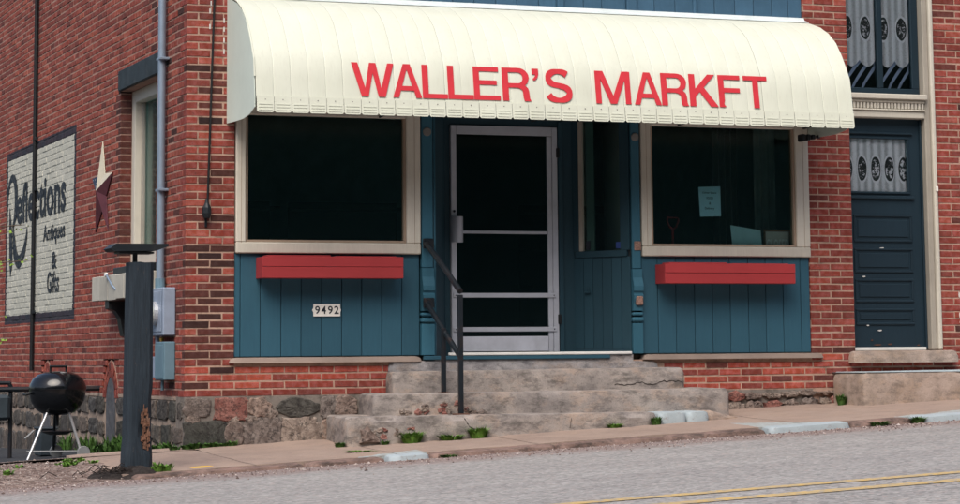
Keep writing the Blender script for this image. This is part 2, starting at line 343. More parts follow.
# ------------------------------------------------------------------ mesh helpers
class MB:
    def __init__(s): s.v = []; s.f = []; s.sm = False
    def add(s, vs, fs):
        b = len(s.v); s.v += [tuple(x) for x in vs]; s.f += [tuple(i+b for i in f) for f in fs]; return s
    def box(s, x0, x1, y0, y1, z0, z1):
        vs = [(x, y, z) for x in (x0, x1) for y in (y0, y1) for z in (z0, z1)]
        return s.add(vs, [(0, 1, 3, 2), (4, 6, 7, 5), (0, 4, 5, 1), (2, 3, 7, 6), (0, 2, 6, 4), (1, 5, 7, 3)])
    def cbox(s, x0, x1, y0, y1, z0, z1, c=.006):
        """box with all edges chamfered"""
        bm = bmesh.new(); bmesh.ops.create_cube(bm, size=1)
        for v in bm.verts: v.co = Vector(((x0+x1)/2+v.co.x*(x1-x0), (y0+y1)/2+v.co.y*(y1-y0), (z0+z1)/2+v.co.z*(z1-z0)))
        c = min(c, .45*min(x1-x0, y1-y0, z1-z0))
        bmesh.ops.bevel(bm, geom=bm.edges[:], offset=c, segments=1, profile=.5, affect='EDGES')
        bm.verts.index_update()
        s.add([v.co[:] for v in bm.verts], [[v.index for v in f.verts] for f in bm.faces]); bm.free(); return s
    def tube(s, pts, r, n=10, cap=True):
        pts = [Vector(p) for p in pts]; rr = r if isinstance(r, (list, tuple)) else [r]*len(pts); b = len(s.v); u = None
        for i, p in enumerate(pts):
            if i == 0: t = pts[1]-p
            elif i == len(pts)-1: t = p-pts[i-1]
            else: t = (pts[i+1]-p).normalized()+(p-pts[i-1]).normalized()
            t.normalize()
            if u is None: u = t.orthogonal().normalized()
            else: u = (u-t*u.dot(t)).normalized()
            w_ = t.cross(u)
            for k in range(n):
                a = 2*math.pi*k/n; s.v.append(tuple(p+rr[i]*(math.cos(a)*u+math.sin(a)*w_)))
        for i in range(len(pts)-1):
            for k in range(n):
                a = b+i*n+k; c = b+i*n+(k+1) % n; s.f.append((a, c, c+n, a+n))
        if cap: s.f.append(tuple(b+k for k in range(n))[::-1]); s.f.append(tuple(b+(len(pts)-1)*n+k for k in range(n)))
        return s
    def lathe(s, prof, c=(0, 0, 0), n=28, axis='Z'):
        b = len(s.v); c = Vector(c)
        for (r, h) in prof:
            for k in range(n):
                a = 2*math.pi*k/n; x, y = r*math.cos(a), r*math.sin(a)
                p = {'Z': (x, y, h), 'X': (h, x, y), 'Y': (x, h, y)}[axis]
                s.v.append(tuple(c+Vector(p)))
        for i in range(len(prof)-1):
            for k in range(n):
                a = b+i*n+k; d = b+i*n+(k+1) % n; s.f.append((a, d, d+n, a+n))
        for e in (0, len(prof)-1): s.f.append(tuple(b+e*n+k for k in range(n)))
        return s
    def prism(s, poly, fn, d0, d1):
        """poly in 2D, fn(u, v, d) -> 3D"""
        n = len(poly); vs = [fn(u, v, d0) for u, v in poly]+[fn(u, v, d1) for u, v in poly]
        return s.add(vs, [tuple(range(n)), tuple(range(2*n-1, n-1, -1))]+[(i, (i+1) % n, n+(i+1) % n, n+i) for i in range(n)])
    def quad(s, a, b, c, d): return s.add([a, b, c, d], [(0, 1, 2, 3)])
    def mesh(s, name, origin=(0, 0, 0), fix=True):
        me = bpy.data.meshes.new(name); o = origin
        me.from_pydata([(x-o[0], y-o[1], z-o[2]) for x, y, z in s.v], [], s.f)
        if fix:
            bm = bmesh.new(); bm.from_mesh(me); bmesh.ops.recalc_face_normals(bm, faces=bm.faces[:]); bm.to_mesh(me); bm.free()
        if s.sm:
            me.shade_smooth()
            try: me.set_sharp_from_angle(angle=R(40))
            except Exception: pass
        me.update(); return me
WL = {}
def wl(o): return WL.get(o, Vector((0, 0, 0))) if o else Vector((0, 0, 0))
def link(name, data, parent=None, loc=(0, 0, 0)):
    o = bpy.data.objects.new(name, data); col.objects.link(o)
    loc = Vector(loc); WL[o] = loc
    if parent: o.parent = parent; o.location = loc-wl(parent)
    else: o.location = loc
    return o
def setmat(o, m): o.data.materials.append(m)
def part(name, mb, m, parent=None, loc=None, fix=True):
    """mb is in world coordinates; origin is put at the middle of its base"""
    if loc is None:
        xs, ys, zs = zip(*mb.v); loc = ((min(xs)+max(xs))/2, (min(ys)+max(ys))/2, min(zs))
    o = link(name, mb.mesh(name, loc, fix), parent, loc); setmat(o, M[m] if isinstance(m, str) else m); return o
def tag(o, label, cat, group=None):
    o['label'] = label; o['category'] = cat
    if group: o['group'] = group
    return o
def struct(o): o['kind'] = 'structure'; return o
def stuff(o): o['kind'] = 'stuff'; return o
def thing(name, loc, label, cat, group=None): return tag(link(name, None, None, loc), label, cat, group)
def lerp(a, b, t): return a+(b-a)*t
def nz(x, y, z, s=1.0): return noise.noise(Vector((x*s, y*s, z*s)))

def curve_mesh(cu):
    o = bpy.data.objects.new('tmp', cu); col.objects.link(o)
    dg = bpy.context.evaluated_depsgraph_get(); me = bpy.data.meshes.new_from_object(o.evaluated_get(dg))
    bpy.data.objects.remove(o, do_unlink=True); return me
def outline_mb(polys, fn, ext=.0015):
    cu = bpy.data.curves.new('outline', 'CURVE'); cu.dimensions = '2D'; cu.fill_mode = 'BOTH'; cu.extrude = ext
    for poly in polys:
        sp = cu.splines.new('POLY'); sp.points.add(len(poly)-1); sp.use_cyclic_u = True
        for q, (x, y) in zip(sp.points, poly): q.co = (x, y, 0, 1)
    me = curve_mesh(cu); mb = MB(); mb.add([fn(*v.co) for v in me.vertices], [tuple(p.vertices) for p in me.polygons]); return mb
def text_mb(s, fn, wid, hei, bold=.0, ext=.001, mono=False):
    """text scaled to a box wid x hei (lower left at 0,0)"""
    cu = bpy.data.curves.new('text', 'FONT'); cu.body = s; cu.size = 1; cu.offset = bold; cu.extrude = ext; cu.resolution_u = 3
    me = curve_mesh(cu)
    xs = [v.co.x for v in me.vertices]; ys = [v.co.y for v in me.vertices]
    x0, x1, y0, y1 = min(xs), max(xs), min(ys), max(ys); mb = MB()
    mb.add([fn((v.co.x-x0)/(x1-x0)*wid, (v.co.y-y0)/(y1-y0)*hei, v.co.z) for v in me.vertices], [tuple(p.vertices) for p in me.polygons]); return mb

# ------------------------------------------------------------------ ground, road, pavement
GR = .048
def z_walk(x, y): return GR*x+.032*y
def g_road(y):
    if y > -8.5: return lerp(-.105, -.037, (-2.3-y)/6.2)
    return -.037+.03*(y+8.5)
def z_road(x, y): return .045*x+g_road(y)
def z_yard(x, y):
    return .047*min(x, 0)-(.06*min(max(y, 0), 1.2)+.03*min(max(y-1.2, 0), 2.5)+.022*max(y-3.7, 0))*1.0
def sheet(xs, ys, fz):
    mb = MB(); nx, ny = len(xs), len(ys)
    mb.add([(x, y, fz(x, y)) for y in ys for x in xs], [(j*nx+i, j*nx+i+1, (j+1)*nx+i+1, (j+1)*nx+i) for j in range(ny-1) for i in range(nx-1)]); return mb
fr = lambda a, b, n: [a+(b-a)*i/n for i in range(n+1)]
g = part('ground', sheet([-400, -60, -12, -2, 3, 12, 60, 400], [-400, -60, -34, -22, -3, 0, 4, 14, 60, 400],
     lambda x, y: .045*max(min(x, 60), -60)+(min(g_road(max(y, -24)), -.1) if y < -1 else -.12)-.35-.012*max(y, 0)), 'ground', loc=(0, 0, 0)); struct(g)
road = part('road', sheet(fr(-60, 60, 60), [-15.5, -12, -10, -8.9, -8.5, -8.1, -6, -4, -3, -2.18], z_road), 'road', loc=(0, -8.5, 0)); struct(road)
def stripe(y0, y1): return sheet(fr(-40, 40, 60), [y0, y1], lambda x, y: z_road(x, y)+.004)
for ya, yb in ((-8.58, -8.45), (-8.98, -8.85)): part('yellow_line', stripe(ya, yb), 'yellow', road)
yard = part('yard', sheet(fr(-30, 0.1, 30), fr(-.2, 20, 20), z_yard), 'yard', loc=(-3, 3, 0)); struct(yard)
def z_verge(x, y): return z_walk(x, y)-.012+.018*nz(x, y, 3, 1.7)+.012*nz(x, y, 9, 7)-.035*max(0, -1.6-y)
verge = part('gravel_verge', sheet(fr(-14, -.86, 110), fr(-2.75, .10, 30), lambda x, y: z_verge(x, y) if y < -.06 else z_yard(x, y)-.006), 'gravel', loc=(-3, -1, -.1)); struct(verge)

sidewalk = part('sidewalk', sheet(fr(-.98, 40, 40), [-2.06, -.0, .25], lambda x, y: z_walk(x, y)-.05), 'mortar_stone', loc=(0, -1, 0)); struct(sidewalk)
joints = [-1.0, .07, 1.28, 2.5, 3.78, 5.0, 6.25, 7.5, 8.75, 10.0, 12.0, 14.0, 17, 20]
rnd = random.Random(5)
for a, b in zip(joints[:-1], joints[1:]):
    mb = MB(); xs = fr(a+.006, b-.006, 10); ys = fr(-2.04, .2, 12); dz = rnd.uniform(-.004, .004)
    nx, ny = len(xs), len(ys); top = []
    for j, y in enumerate(ys):
        for i, x in enumerate(xs):
            e = .012 if i in (0, nx-1) or j == 0 else 0
            top.append((x+(.02*nz(y, a, 1, 4) if i in (0,) and a < -.5 else 0), y, z_walk(x, y)+dz+.006*nz(x, y, 0, 2.2)-e*.5))
    mb.add(top, [(j*nx+i, j*nx+i+1, (j+1)*nx+i+1, (j+1)*nx+i) for j in range(ny-1) for i in range(nx-1)])
    per = [i for i in range(nx)]+[j*nx+nx-1 for j in range(1, ny)]+[(ny-1)*nx+i for i in range(nx-2, -1, -1)]+[j*nx for j in range(ny-2, 0, -1)]
    bs = len(mb.v); mb.v += [(top[i][0], top[i][1], top[i][2]-.09) for i in per]; n = len(per)
    mb.f += [(per[i], per[(i+1) % n], bs+(i+1) % n, bs+i) for i in range(n)]
    part('slab', mb, 'sidewalk', sidewalk)

def rough_box(x0, x1, y0, y1, z0, z1, step=.05, amp=.006, chip=.03, seed=0, topz=None, fs=3.0, skew=0.0):
    """box with worn arrises and chipped front top edge; front is the y0 side"""
    bm = bmesh.new(); bmesh.ops.create_cube(bm, size=1)
    nxs = max(1, int((x1-x0)/step)); nys = max(1, int((y1-y0)/step)); nzs = max(1, int((z1-z0)/step))
    for ax, n in ((0, nxs), (1, nys), (2, nzs)):
        for i in range(1, n):
            co = Vector((0, 0, 0)); co[ax] = -.5+i/n; no = Vector((0, 0, 0)); no[ax] = 1
            bmesh.ops.bisect_plane(bm, geom=bm.verts[:]+bm.edges[:]+bm.faces[:], plane_co=co, plane_no=no)
    for v in bm.verts:
        u, vv, t = v.co.x+.5, v.co.y+.5, v.co.z+.5
        x, y, z = lerp(x0+skew*vv, x1, u), lerp(y0, y1, vv), lerp(z0, z1, t)
        ztop = (topz(x, y) if topz else z1); z = lerp(z0, ztop, t)
        ef = (vv < 1e-4); et = (t > 1-1e-4); el = (u < 1e-4); er = (u > 1-1e-4)
        n1 = nz(x+seed*7.3, y, z, 4.0); n2 = nz(x+seed*3.1, y+5, z, 13.0)
        d = amp*(n1+.6*n2)
        if ef: y += d
        if et: z += d*.6
        if el: x += abs(d)
        if er: x -= abs(d)
        if ef and et:
            c = .008+chip*max(0, nz(x+seed*11, 2, 1, fs)-.12)*2.2
            y += c*.8; z -= c*.7
        if (el or er) and et: z -= .012; x += .012 if el else -.012
        if (el or er) and ef: y += .018; x += .012 if el else -.012
        v.co = (x, y, z)
    bm.verts.index_update(); mb = MB(); mb.add([v.co[:] for v in bm.verts], [[v.index for v in f.verts] for f in bm.faces]); bm.free(); mb.sm = True; return mb

kerb = part('kerb', sheet(fr(-.95, 40, 40), [-2.22, -2.03], lambda x, y: z_walk(x, y)-.06), 'mortar_stone', loc=(0, -2.1, 0)); struct(kerb)
cuts = [(-.95, .45, 0), (.46, 1.13, 0), (1.14, 1.50, 1), (1.51, 2.62, 0), (2.63, 3.6, 0), (3.61, 4.56, 0), (4.57, 5.36, 1), (5.37, 6.0, 0), (6.01, 6.9, 1), (6.91, 8.2, 0), (8.21, 9.6, 0), (9.61, 12, 0), (12.01, 15, 0), (15.01, 19, 0)]
for i, (a, b, pt) in enumerate(cuts):
    mb = rough_box(a, b-.008, -2.215-(.012 if pt else 0), -2.045, z_walk(a, -2.2)-.25, z_walk(b, -2.2), .045, .012 if not pt else .004, .03 if not pt else .006, i,
                   lambda x, y: z_walk(x, y)+(.003 if pt else -.006))
    o = part('kerb_stone', mb, 'kerb_paint' if pt else 'kerb_concrete', kerb)
    if pt: o['label'] = 'kerb stone painted pale blue'
# loose stones in the gutter and on the verge: too many to count
def pebbles(name, spots, m, seed, lo, hi):
    r = random.Random(seed); mb = MB()
    for (x, y, z) in spots:
        s = r.uniform(lo, hi)*(2 if r.random() < .05 else 1); a = r.random()*6.28
        vs = []
        for (dx, dy, dz) in ((1, 0, 0), (-.2, .9, 0), (-.8, -.5, 0), (.1, -.1, .7), (-.1, .1, -.5)):
            px, py = dx*math.cos(a)-dy*math.sin(a), dx*math.sin(a)+dy*math.cos(a)
            vs.append((x+s*px*r.uniform(.7, 1.2), y+s*py*r.uniform(.7, 1.2), z+s*dz*r.uniform(.7, 1.1)))
        mb.add(vs, [(0, 1, 3), (1, 2, 3), (2, 0, 3), (1, 0, 4), (2, 1, 4), (0, 2, 4)])
    return stuff(part(name, mb, m, fix=False))
def pebble_mat(name, stops):
    k = NT(name); r = k.n('ShaderNodeNewGeometry').outputs['Random Per Island']; return k.set(k.ramp(r, stops), .9, 0, .15)
M['peb'] = pebble_mat('loose_grit', [(0., (.12, .09, .085)), (.4, (.24, .175, .155)), (.7, (.34, .275, .25)), (1., (.52, .46, .43))])
r = random.Random(11); sp = []
for i in range(3200):
    x = r.uniform(-5, 10); y = -2.235-abs(r.gauss(0, .40)); sp.append((x, y, z_road(x, y)+.004))
for i in range(3800):
    x = r.uniform(-5, -.95); y = r.uniform(-2.7, -.05); sp.append((x, y, z_verge(x, y)+.004))
pe = pebbles('loose_gravel', sp, 'peb', 1, .004, .012); tag(pe, 'loose reddish gravel lying in the gutter and on the verge', 'gravel')

# ------------------------------------------------------------------ the building
B = thing('brick_building', (3.5, 0, 0), 'red brick corner shop building with teal wooden storefront and painted wall sign', 'building')
CO, CZ0, ST = .0667, .449, .229
JT = .0130
_bc = {}
def brick_mesh(L, H, D, var):
    """brick with front face towards -Y; origin at the front lower left; chamfered, slightly uneven"""
    key = (round(L, 3), round(H, 3), round(D, 3), var)
    if key in _bc: return _bc[key]
    r = random.Random(hash(key) & 0xffff); j = lambda s=.0020: r.uniform(-s, s); c = .003
    y = .0+j(.0015)
    outer = [(0+j(), 0+j()), (L+j(), 0+j()), (L+j(), H+j()), (0+j(), H+j())]
    inner = [(outer[0][0]+c, outer[0][1]+c), (outer[1][0]-c, outer[1][1]+c), (outer[2][0]-c, outer[2][1]-c), (outer[3][0]+c, outer[3][1]-c)]
    vs = [(x, y, z) for x, z in inner]+[(x, c, z) for x, z in outer]+[(x, D, z) for x, z in outer]
    fs = [(0, 1, 2, 3)]+[(4+i, 4+(i+1) % 4, (i+1) % 4, i) for i in range(4)]+[(8+i, 8+(i+1) % 4, 4+(i+1) % 4, 4+i) for i in range(4)]
    _bc[key] = (vs, fs); return _bc[key]
_bm = {}
def brick_data(L, H, D, var):
    key = (round(L, 3), round(H, 3), round(D, 3), var)
    if key not in _bm:
        vs, fs = brick_mesh(*key); me = bpy.data.meshes.new('brick'); me.from_pydata(vs, [], fs); me.materials.append(M['brick']); _bm[key] = me
    return _bm[key]

# --- front wall: mortar bed and bricks
FW = MB()
for (x0, x1, z0, z1) in ((.0045, .445, .44, 7.0), (.445, 2.3, .44, .735), (4.3, 6.19, .44, .735), (6.19, 6.664, .30, 7.0), (7.632, 10.5, .30, 7.0), (6.664, 7.632, .30, .683), (.445, 6.19, 5.2, 7.0), (6.664, 7.632, 5.0, 7.0)):
    FW.box(x0, x1, .0038, .26, z0, z1)
front_wall = part('front_wall', FW, 'mortar', B, loc=(3.5, 0, 0))
def front_spans(zc, i):
    sp = []
    if zc < .735:
        sp = [(0, 1.885), (4.62, 6.62)] if zc > .47 else []
        sp += [(6.62, 7.75), (7.75, 10.4)] if zc < .683 else [(6.62, 6.665), (7.635, 10.4)]
    else:
        sp = [(0, .445), (6.19, 6.665), (7.635, 10.4)]
        if zc > 5.2: sp = [(0, 6.665), (7.635, 10.4)]
    return sp
bricks = []      # (x, z, L, i)
i0 = -2
for i in range(i0, 98):
    z = CZ0+i*CO; zc = z+CO/2; odd = (i % 2 == 0)     # odd: header first
    for (a, b) in front_spans(zc, i):
        if zc < .449: 
            if a < 6: continue
        x = a; first = True
        if zc < .735 and a == 0 or a in (4.62,): pass
        while x < b-.025:
            L = ST
            if first and odd: L = ST/2
            if first and a == 4.62: L = .12 if odd else .21
            if a == 7.635 and first: L = .16 if odd else .275-.229+.229
            first = False
            e = min(x+L, b)
            if b-e < .045: e = b
            bricks.append((x, z, e-x+(JT if e == b else 0), i)); x = e
r = random.Random(21)
def vis_rank(bk):
    x, z, L, i = bk
    if z > 4.25 or x > 7.95: return -1
    if .37 < x < 6.2 and z > 2.9: return -1
    if x < .5 and z < .44: return -1
    return L
order = sorted([b for b in bricks if vis_rank(b) > 0], key=lambda b: -vis_rank(b)-(.0005*b[1]))
single = set(order[:300]); FJ = MB()
for bk in bricks:
    x, z, L, i = bk; var = r.randrange(5)
    hdr = (i % 2 == 0)
    D = .06
    if x == 0: D = ST-JT if hdr else ST/2-JT
    LL = L-JT if x > 0 else L-JT
    y = r.uniform(-.002, .002)
    if bk in single:
        o = link('brick', brick_data(LL, CO-JT, D, var), front_wall, (x, y, z))
        zf = (z < .735)
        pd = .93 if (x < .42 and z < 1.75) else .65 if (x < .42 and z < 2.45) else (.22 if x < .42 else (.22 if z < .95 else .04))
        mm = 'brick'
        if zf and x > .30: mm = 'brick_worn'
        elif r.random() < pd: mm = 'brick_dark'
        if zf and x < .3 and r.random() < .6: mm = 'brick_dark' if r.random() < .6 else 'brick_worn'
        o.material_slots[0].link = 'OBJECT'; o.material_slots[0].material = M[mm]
    else:
        vs, fs = brick_mesh(LL, CO-JT, D, var); FJ.add([(vx+x, vy+y, vz+z) for vx, vy, vz in vs], fs)
stuff(part('bricks', FJ, 'brick_j', front_wall))

# --- side wall
WY0, WY1, WZ0, WZ1 = 1.12, 2.64, 1.66, 3.40       # side window opening
SWm = MB()
SD = 14.0
for (y0, y1, z0, z1) in ((.0045, WY0, .44, 7.0), (WY1, SD, .44, 7.0), (WY0, 2.62, .44, WZ0), (2.62, WY1+.004, .78, WZ0), (WY0, WY1+.004, WZ1, 7.0)):
    if y0 == WY1:        # leave the two arched basement openings out of the bed
        ys = [WY1+.004, 2.645, 3.34, 5.87, 6.59, SD]
        for q in range(5):
            SWm.box(.0038, .262, ys[q], ys[q+1], .44 if q % 2 == 0 else .78, 7.0) if q else None
    else: SWm.box(.0038, .26, y0, y1, z0, z1)
side_wall = part('side_wall', SWm, 'mortar_side', B, loc=(0, 6, 0))
ARCH = [2.98, 6.23]          # centres of the pointed arches
def arch_half(z):            # half width of the brickless area (arch rings included) at height z
    a = []
    if z >= .80 or z < .40: return 0
    return .36*math.sqrt(max(0, 1-((z-.40)/.40)**1.7)) if z > .40 else .36
sb = []
for i in range(0, 98):
    z = CZ0+i*CO; zc = z+CO/2; hdr = (i % 2 == 0)
    y = ST if hdr else ST/2; first = True
    while y < SD-.03:
        L = ST; e = min(y+L, SD); segs = [(y, e)]
        cut = []
        if WZ0 < zc < WZ1: cut.append((WY0, WY1))
        if WZ1 < zc < 3.605: cut.append((.93, 2.64))
        for ac in ARCH:
            h = arch_half(zc)
            if h > 0: cut.append((ac-h, ac+h))
        for (c0, c1) in cut:
            ns = []
            for (a, b) in segs:
                if b <= c0 or a >= c1: ns.append((a, b)); continue
                if a < c0-.02: ns.append((a, c0))
                if b > c1+.02: ns.append((c1, b))
            segs = ns
        for (a, b) in segs:
            if b-a > .025: sb.append((a, z, b-a, i))
        y = e
insign = lambda y, z: SY0-.3 < y < SY1+.1 and SZ0-.1 < z < SZ1+.1
vis = sorted([b for b in sb if b[1] < 4.3 and not insign(b[0], b[1])], key=lambda b: b[0]-2*b[2])
ssel = set([b for b in sb if abs(b[0]-WY1) < .001 and WZ0 < b[1] < WZ1]); ssel |= set(vis[:300-len(ssel)]); SJ = MB(); rot = lambda v, y, z: (v[1], y+v[0], z+v[2])
sbm = {}
for bk in sb:
    y, z, L, i = bk; var = r.randrange(5); x = r.uniform(-.002, .002); LL = L-JT
    y += JT if False else 0
    if bk in ssel:
        key = (round(LL, 3), var, abs(y-WY1) < .001)
        if key not in sbm:
            vs, fs = brick_mesh(LL, CO-JT, .11 if abs(y-WY1) < .001 else .06, var); me = bpy.data.meshes.new('brick'); me.from_pydata([(v[1], v[0], v[2]) for v in vs], [], [f[::-1] for f in fs]); me.materials.append(M['brick_side']); sbm[key] = me
        o = link('brick', sbm[key], side_wall, (x, y, z))
        if abs(y-WY1) < .001 or r.random() < (.22 if z < 2.3 else .10): o.material_slots[0].link = 'OBJECT'; o.material_slots[0].material = M['brick_dark']
    else:
        vs, fs = brick_mesh(LL, CO-JT, .06, var); SJ.add([(v[1]+x, v[0]+y, v[2]+z) for v in vs], [f[::-1] for f in fs])
stuff(part('bricks', SJ, 'brick_side_j', side_wall))
# arched basement openings: two rings of bricks and a grey infill
for ac in ARCH:
    def arc(t, rr):      # t from -1..1, pointed arch of half-width rr
        s = abs(t); yy = rr*math.copysign(1-(1-s)**1.55, t)
        zz = .40+rr*1.04*(1-s**1.45)
        return yy, zz
    for (ra, rb, n) in ((.205, .272, 8), (.278, .345, 10)):
        for q in range(n):
            t0 = -1+2*q/n+.012; t1 = -1+2*(q+1)/n-.012
            P = [arc(t0, ra), arc(t1, ra), arc(t1, rb), arc(t0, rb)]
            mb = MB(); mb.prism([(ac+u, v) for u, v in P], lambda u, v, d: (d, u, v), -.002+.002*(q % 3), .05)
            o = part('arch_brick', mb, 'brick_side', side_wall)
    mb = MB(); P = [arc(-1+2*q/16, .36) for q in range(17)]
    mb.prism([(ac-.36, .36)]+[(ac+u, v) for u, v in P]+[(ac+.36, .36)], lambda u, v, d: (d, u, v), .0062, .20); part('arch_bed', mb, 'mortar_side', side_wall)
    mb = MB(); P = [arc(-1+2*q/16, .20) for q in range(17)]
    mb.prism([(ac-.20, -.35)]+[(ac+u, v) for u, v in P]+[(ac+.20, -.35)], lambda u, v, d: (d, u, v), .0035, .12)
    part('arch_infill', mb, 'infill', side_wall)
# main body behind, roof
mb = MB(); mb.box(.27, 10.5, .27, 13.9, 5.3, 6.95); part('roof', mb, 'asphalt_roof', B)

# --- foundation
FD = MB(); FD.box(-.0, 1.9, -.004, .3, -.5, .447); FS = MB(); FE = MB(); FE.box(4.5, 6.64, .004, .3, -.2, .455)
FS.box(.012, .3, .30, 2.70, -.9, .442); FS.box(.012, .3, 3.24, 5.96, -.9, .442); FS.box(.012, .3, 6.50, SD, -.9, .442); FS.box(.014, .3, 2.70, 3.24, -.9, .40); FS.box(.014, .3, 5.96, 6.50, -.9, .40)
foundation = part('foundation', FD, 'mortar_stone', B, loc=(0, .1, -.2)); foundation_s = part('foundation', FS, 'mortar_pale', B); foundation_r = part('foundation', FE, 'mortar_stone', B)
def stone(poly, fn, depth, m, seed, sub=2, parent=foundation):
    """rounded field stone: poly in 2D; fn(u, v, d) with d outwards"""
    rr = random.Random(seed); n = len(poly); pts = []
    for i in range(n):
        a, b = poly[i], poly[(i+1) % n]
        for k in range(sub):
            t = k/sub; pts.append((lerp(a[0], b[0], t)+rr.uniform(-.013, .013), lerp(a[1], b[1], t)+rr.uniform(-.012, .012)))
    n = len(pts); cx = sum(p[0] for p in pts)/n; cy = sum(p[1] for p in pts)/n; mb = MB(); vs = []
    for (s, d) in ((1.0, -.02), (.985, depth*.5), (.90, depth*.9), (.5, depth)):
        for (x, y) in pts:
            vs.append(fn(cx+(x-cx)*s, cy+(y-cy)*s, d+(rr.uniform(-.3, .3)*depth*.5 if s < .96 else 0)))
    vs.append(fn(cx, cy, depth*rr.uniform(.85, 1.1)))
    fs = [(k*n+i, k*n+(i+1) % n, (k+1)*n+(i+1) % n, (k+1)*n+i) for k in range(3) for i in range(n)]+[(3*n+i, 3*n+(i+1) % n, 4*n) for i in range(n)]
    mb.add(vs, fs); mb.sm = False; return part('stone', mb, m, parent)
ff = lambda u, v, d: (u, -.004-d, v)
def blob(x0, x1, z0, z1, k=.22):
    a, b = (x1-x0)*k, (z1-z0)*k
    return [(x0+a, z0), (x1-a, z0), (x1, z0+b), (x1, z1-b), (x1-a, z1), (x0+a, z1), (x0, z1-b), (x0, z0+b)]
for q, (x0, x1, z0, z1, m_, k_) in enumerate([(.015, .21, .285, .418, 'stone', .15), (.285, .55, .245, .425, 'stone_red', .08), (.575, .765, .275, .425, 'stone', .28), (.85, 1.21, .268, .41, 'stone_dark', .33), (1.255, 1.36, .26, .43, 'stone', .2), (1.385, 1.57, .265, .425, 'stone', .25),
        (.012, .36, -.04, .225, 'stone_dark', .1), (.375, .525, .0, .225, 'stone', .3), (.55, .875, .0, .243, 'stone', .12), (.90, 1.185, .0, .245, 'stone_pale', .08), (1.20, 1.255, .05, .2, 'stone_pale', .3), (.75, .82, .255, .33, 'stone_pale', .3), (.03, .13, .232, .272, 'stone_pale', .3), (.40, .48, .235, .285, 'stone_pale', .3), (.562, .64, .235, .262, 'stone_pale', .3), (1.265, 1.4, .06, .22, 'stone', .2)]):
    stone(blob(x0-.022, x1+.022, z0-.014, z1+.016, k_), ff, .016, m_, q, 3)
# right-hand rubble below the bricks
rr = random.Random(8); x = 4.98
while x < 6.55:
    w_ = rr.uniform(.09, .22); zb = z_walk(x, 0)
    for (za, zb2) in ((zb-.03, zb+.09), (zb+.085, .44)):
        if zb2-za > .04: stone(blob(x+rr.uniform(-.02, .02), x+w_-.012, za, zb2-rr.uniform(.004, .03), .3), ff, .03+rr.uniform(-.005, .012), rr.choice(['stone_pale', 'stone', 'stone_red', 'stone_pale']), rr.randrange(999), 2, foundation_r)
    x += w_
# side stones
fs_ = lambda u, v, d: (.012-d, u, v); rr = random.Random(14)
rows = [(-.02, .20), (.235, .42)]
for (y0, y1) in ((.02, 2.72), (3.24, 5.98), (6.52, 11.5)):
    for lev in range(3):
        y = y0
        while y < y1-.1:
            w_ = min(rr.uniform(.22, .52), y1-y)
            if y1-(y+w_) < .14: w_ = y1-y
            gz = z_yard(0, y)
            za, zb = ((.235, .42), (.02, .20), (gz-.12, -.02))[lev]
            if lev == 2 and gz > -.04: y += w_; continue
            stone(blob(y+.022, y+w_-.022, za+rr.uniform(-.01, .02), zb-rr.uniform(0, .03), rr.uniform(.06, .2)), fs_, .022, 'stone_side' if rr.random() < .75 else 'stone_dark', rr.randrange(9999), 2, foundation_s); y += w_
mp = MB()      # pale pointing along the top of the side stones
for (y0, y1) in ((.30, 2.70), (3.24, 5.96), (6.50, 11)): mp.cbox(.002, .05, y0, y1, .405, .447, .01)
part('pointing', mp, 'mortar_pale', foundation_s)

# --- storefront woodwork
def planks(parent, edges, z0, z1, y0, y1, m, gap=.005, name='plank'):
    for a, b in zip(edges[:-1], edges[1:]):
        mb = MB(); mb.cbox(a+gap/2, b-gap/2, y0, y1, z0, z1, .004); part(name, mb, m, parent)
mb = MB(); mb.box(.447, 2.19, .03, .07, .79, 1.70); wl_ = part('wainscot', mb, 'black_paint', B)
planks(wl_, [.447, .505, .69, .88, 1.066, 1.257, 1.446, 1.635, 1.825, 2.016, 2.188], .79, 1.70, .012, .029, 'blue')
mb = MB(); mb.box(4.40, 6.19, .03, .07, .79, 1.70); wr_ = part('wainscot', mb, 'black_paint', B)
planks(wr_, [4.402, 4.572, 4.759, 4.955, 5.142, 5.330, 5.524, 5.711, 5.897, 6.088, 6.188], .79, 1.70, .012, .029, 'blue')
for (a, b) in ((.39, 2.205), (4.385, 6.31)):
    mb = rough_box(a, b, -.045, .05, .735, .785, .06, .003, .006, int(a*9)); part('wood_sill', mb, 'sill_wood', B)
mb = MB(); mb.box(.45, 6.185, .06, .2, 2.98, 5.2); hd = part('upper_siding', mb, 'black_paint', B)
planks(hd, [.447, .66, .86, 1.07, 1.28, 1.48, 1.70, 1.91, 2.11, 2.33, 2.54, 2.75, 2.97, 3.18, 3.40, 3.58, 3.86, 4.05, 4.30, 4.60, 4.82, 5.03, 5.24, 5.46, 5.66, 5.86, 6.04, 6.188], 3.0, 5.2, .035, .058, 'blue_up')
for xb, wb in ((3.585, .06), (4.30, .10), (1.9, .07), (5.0, .03)): mb = MB(); mb.cbox(xb, xb+wb, .0, .036, 3.6, 5.2, .004); part('batten', mb, 'blue_up', hd)

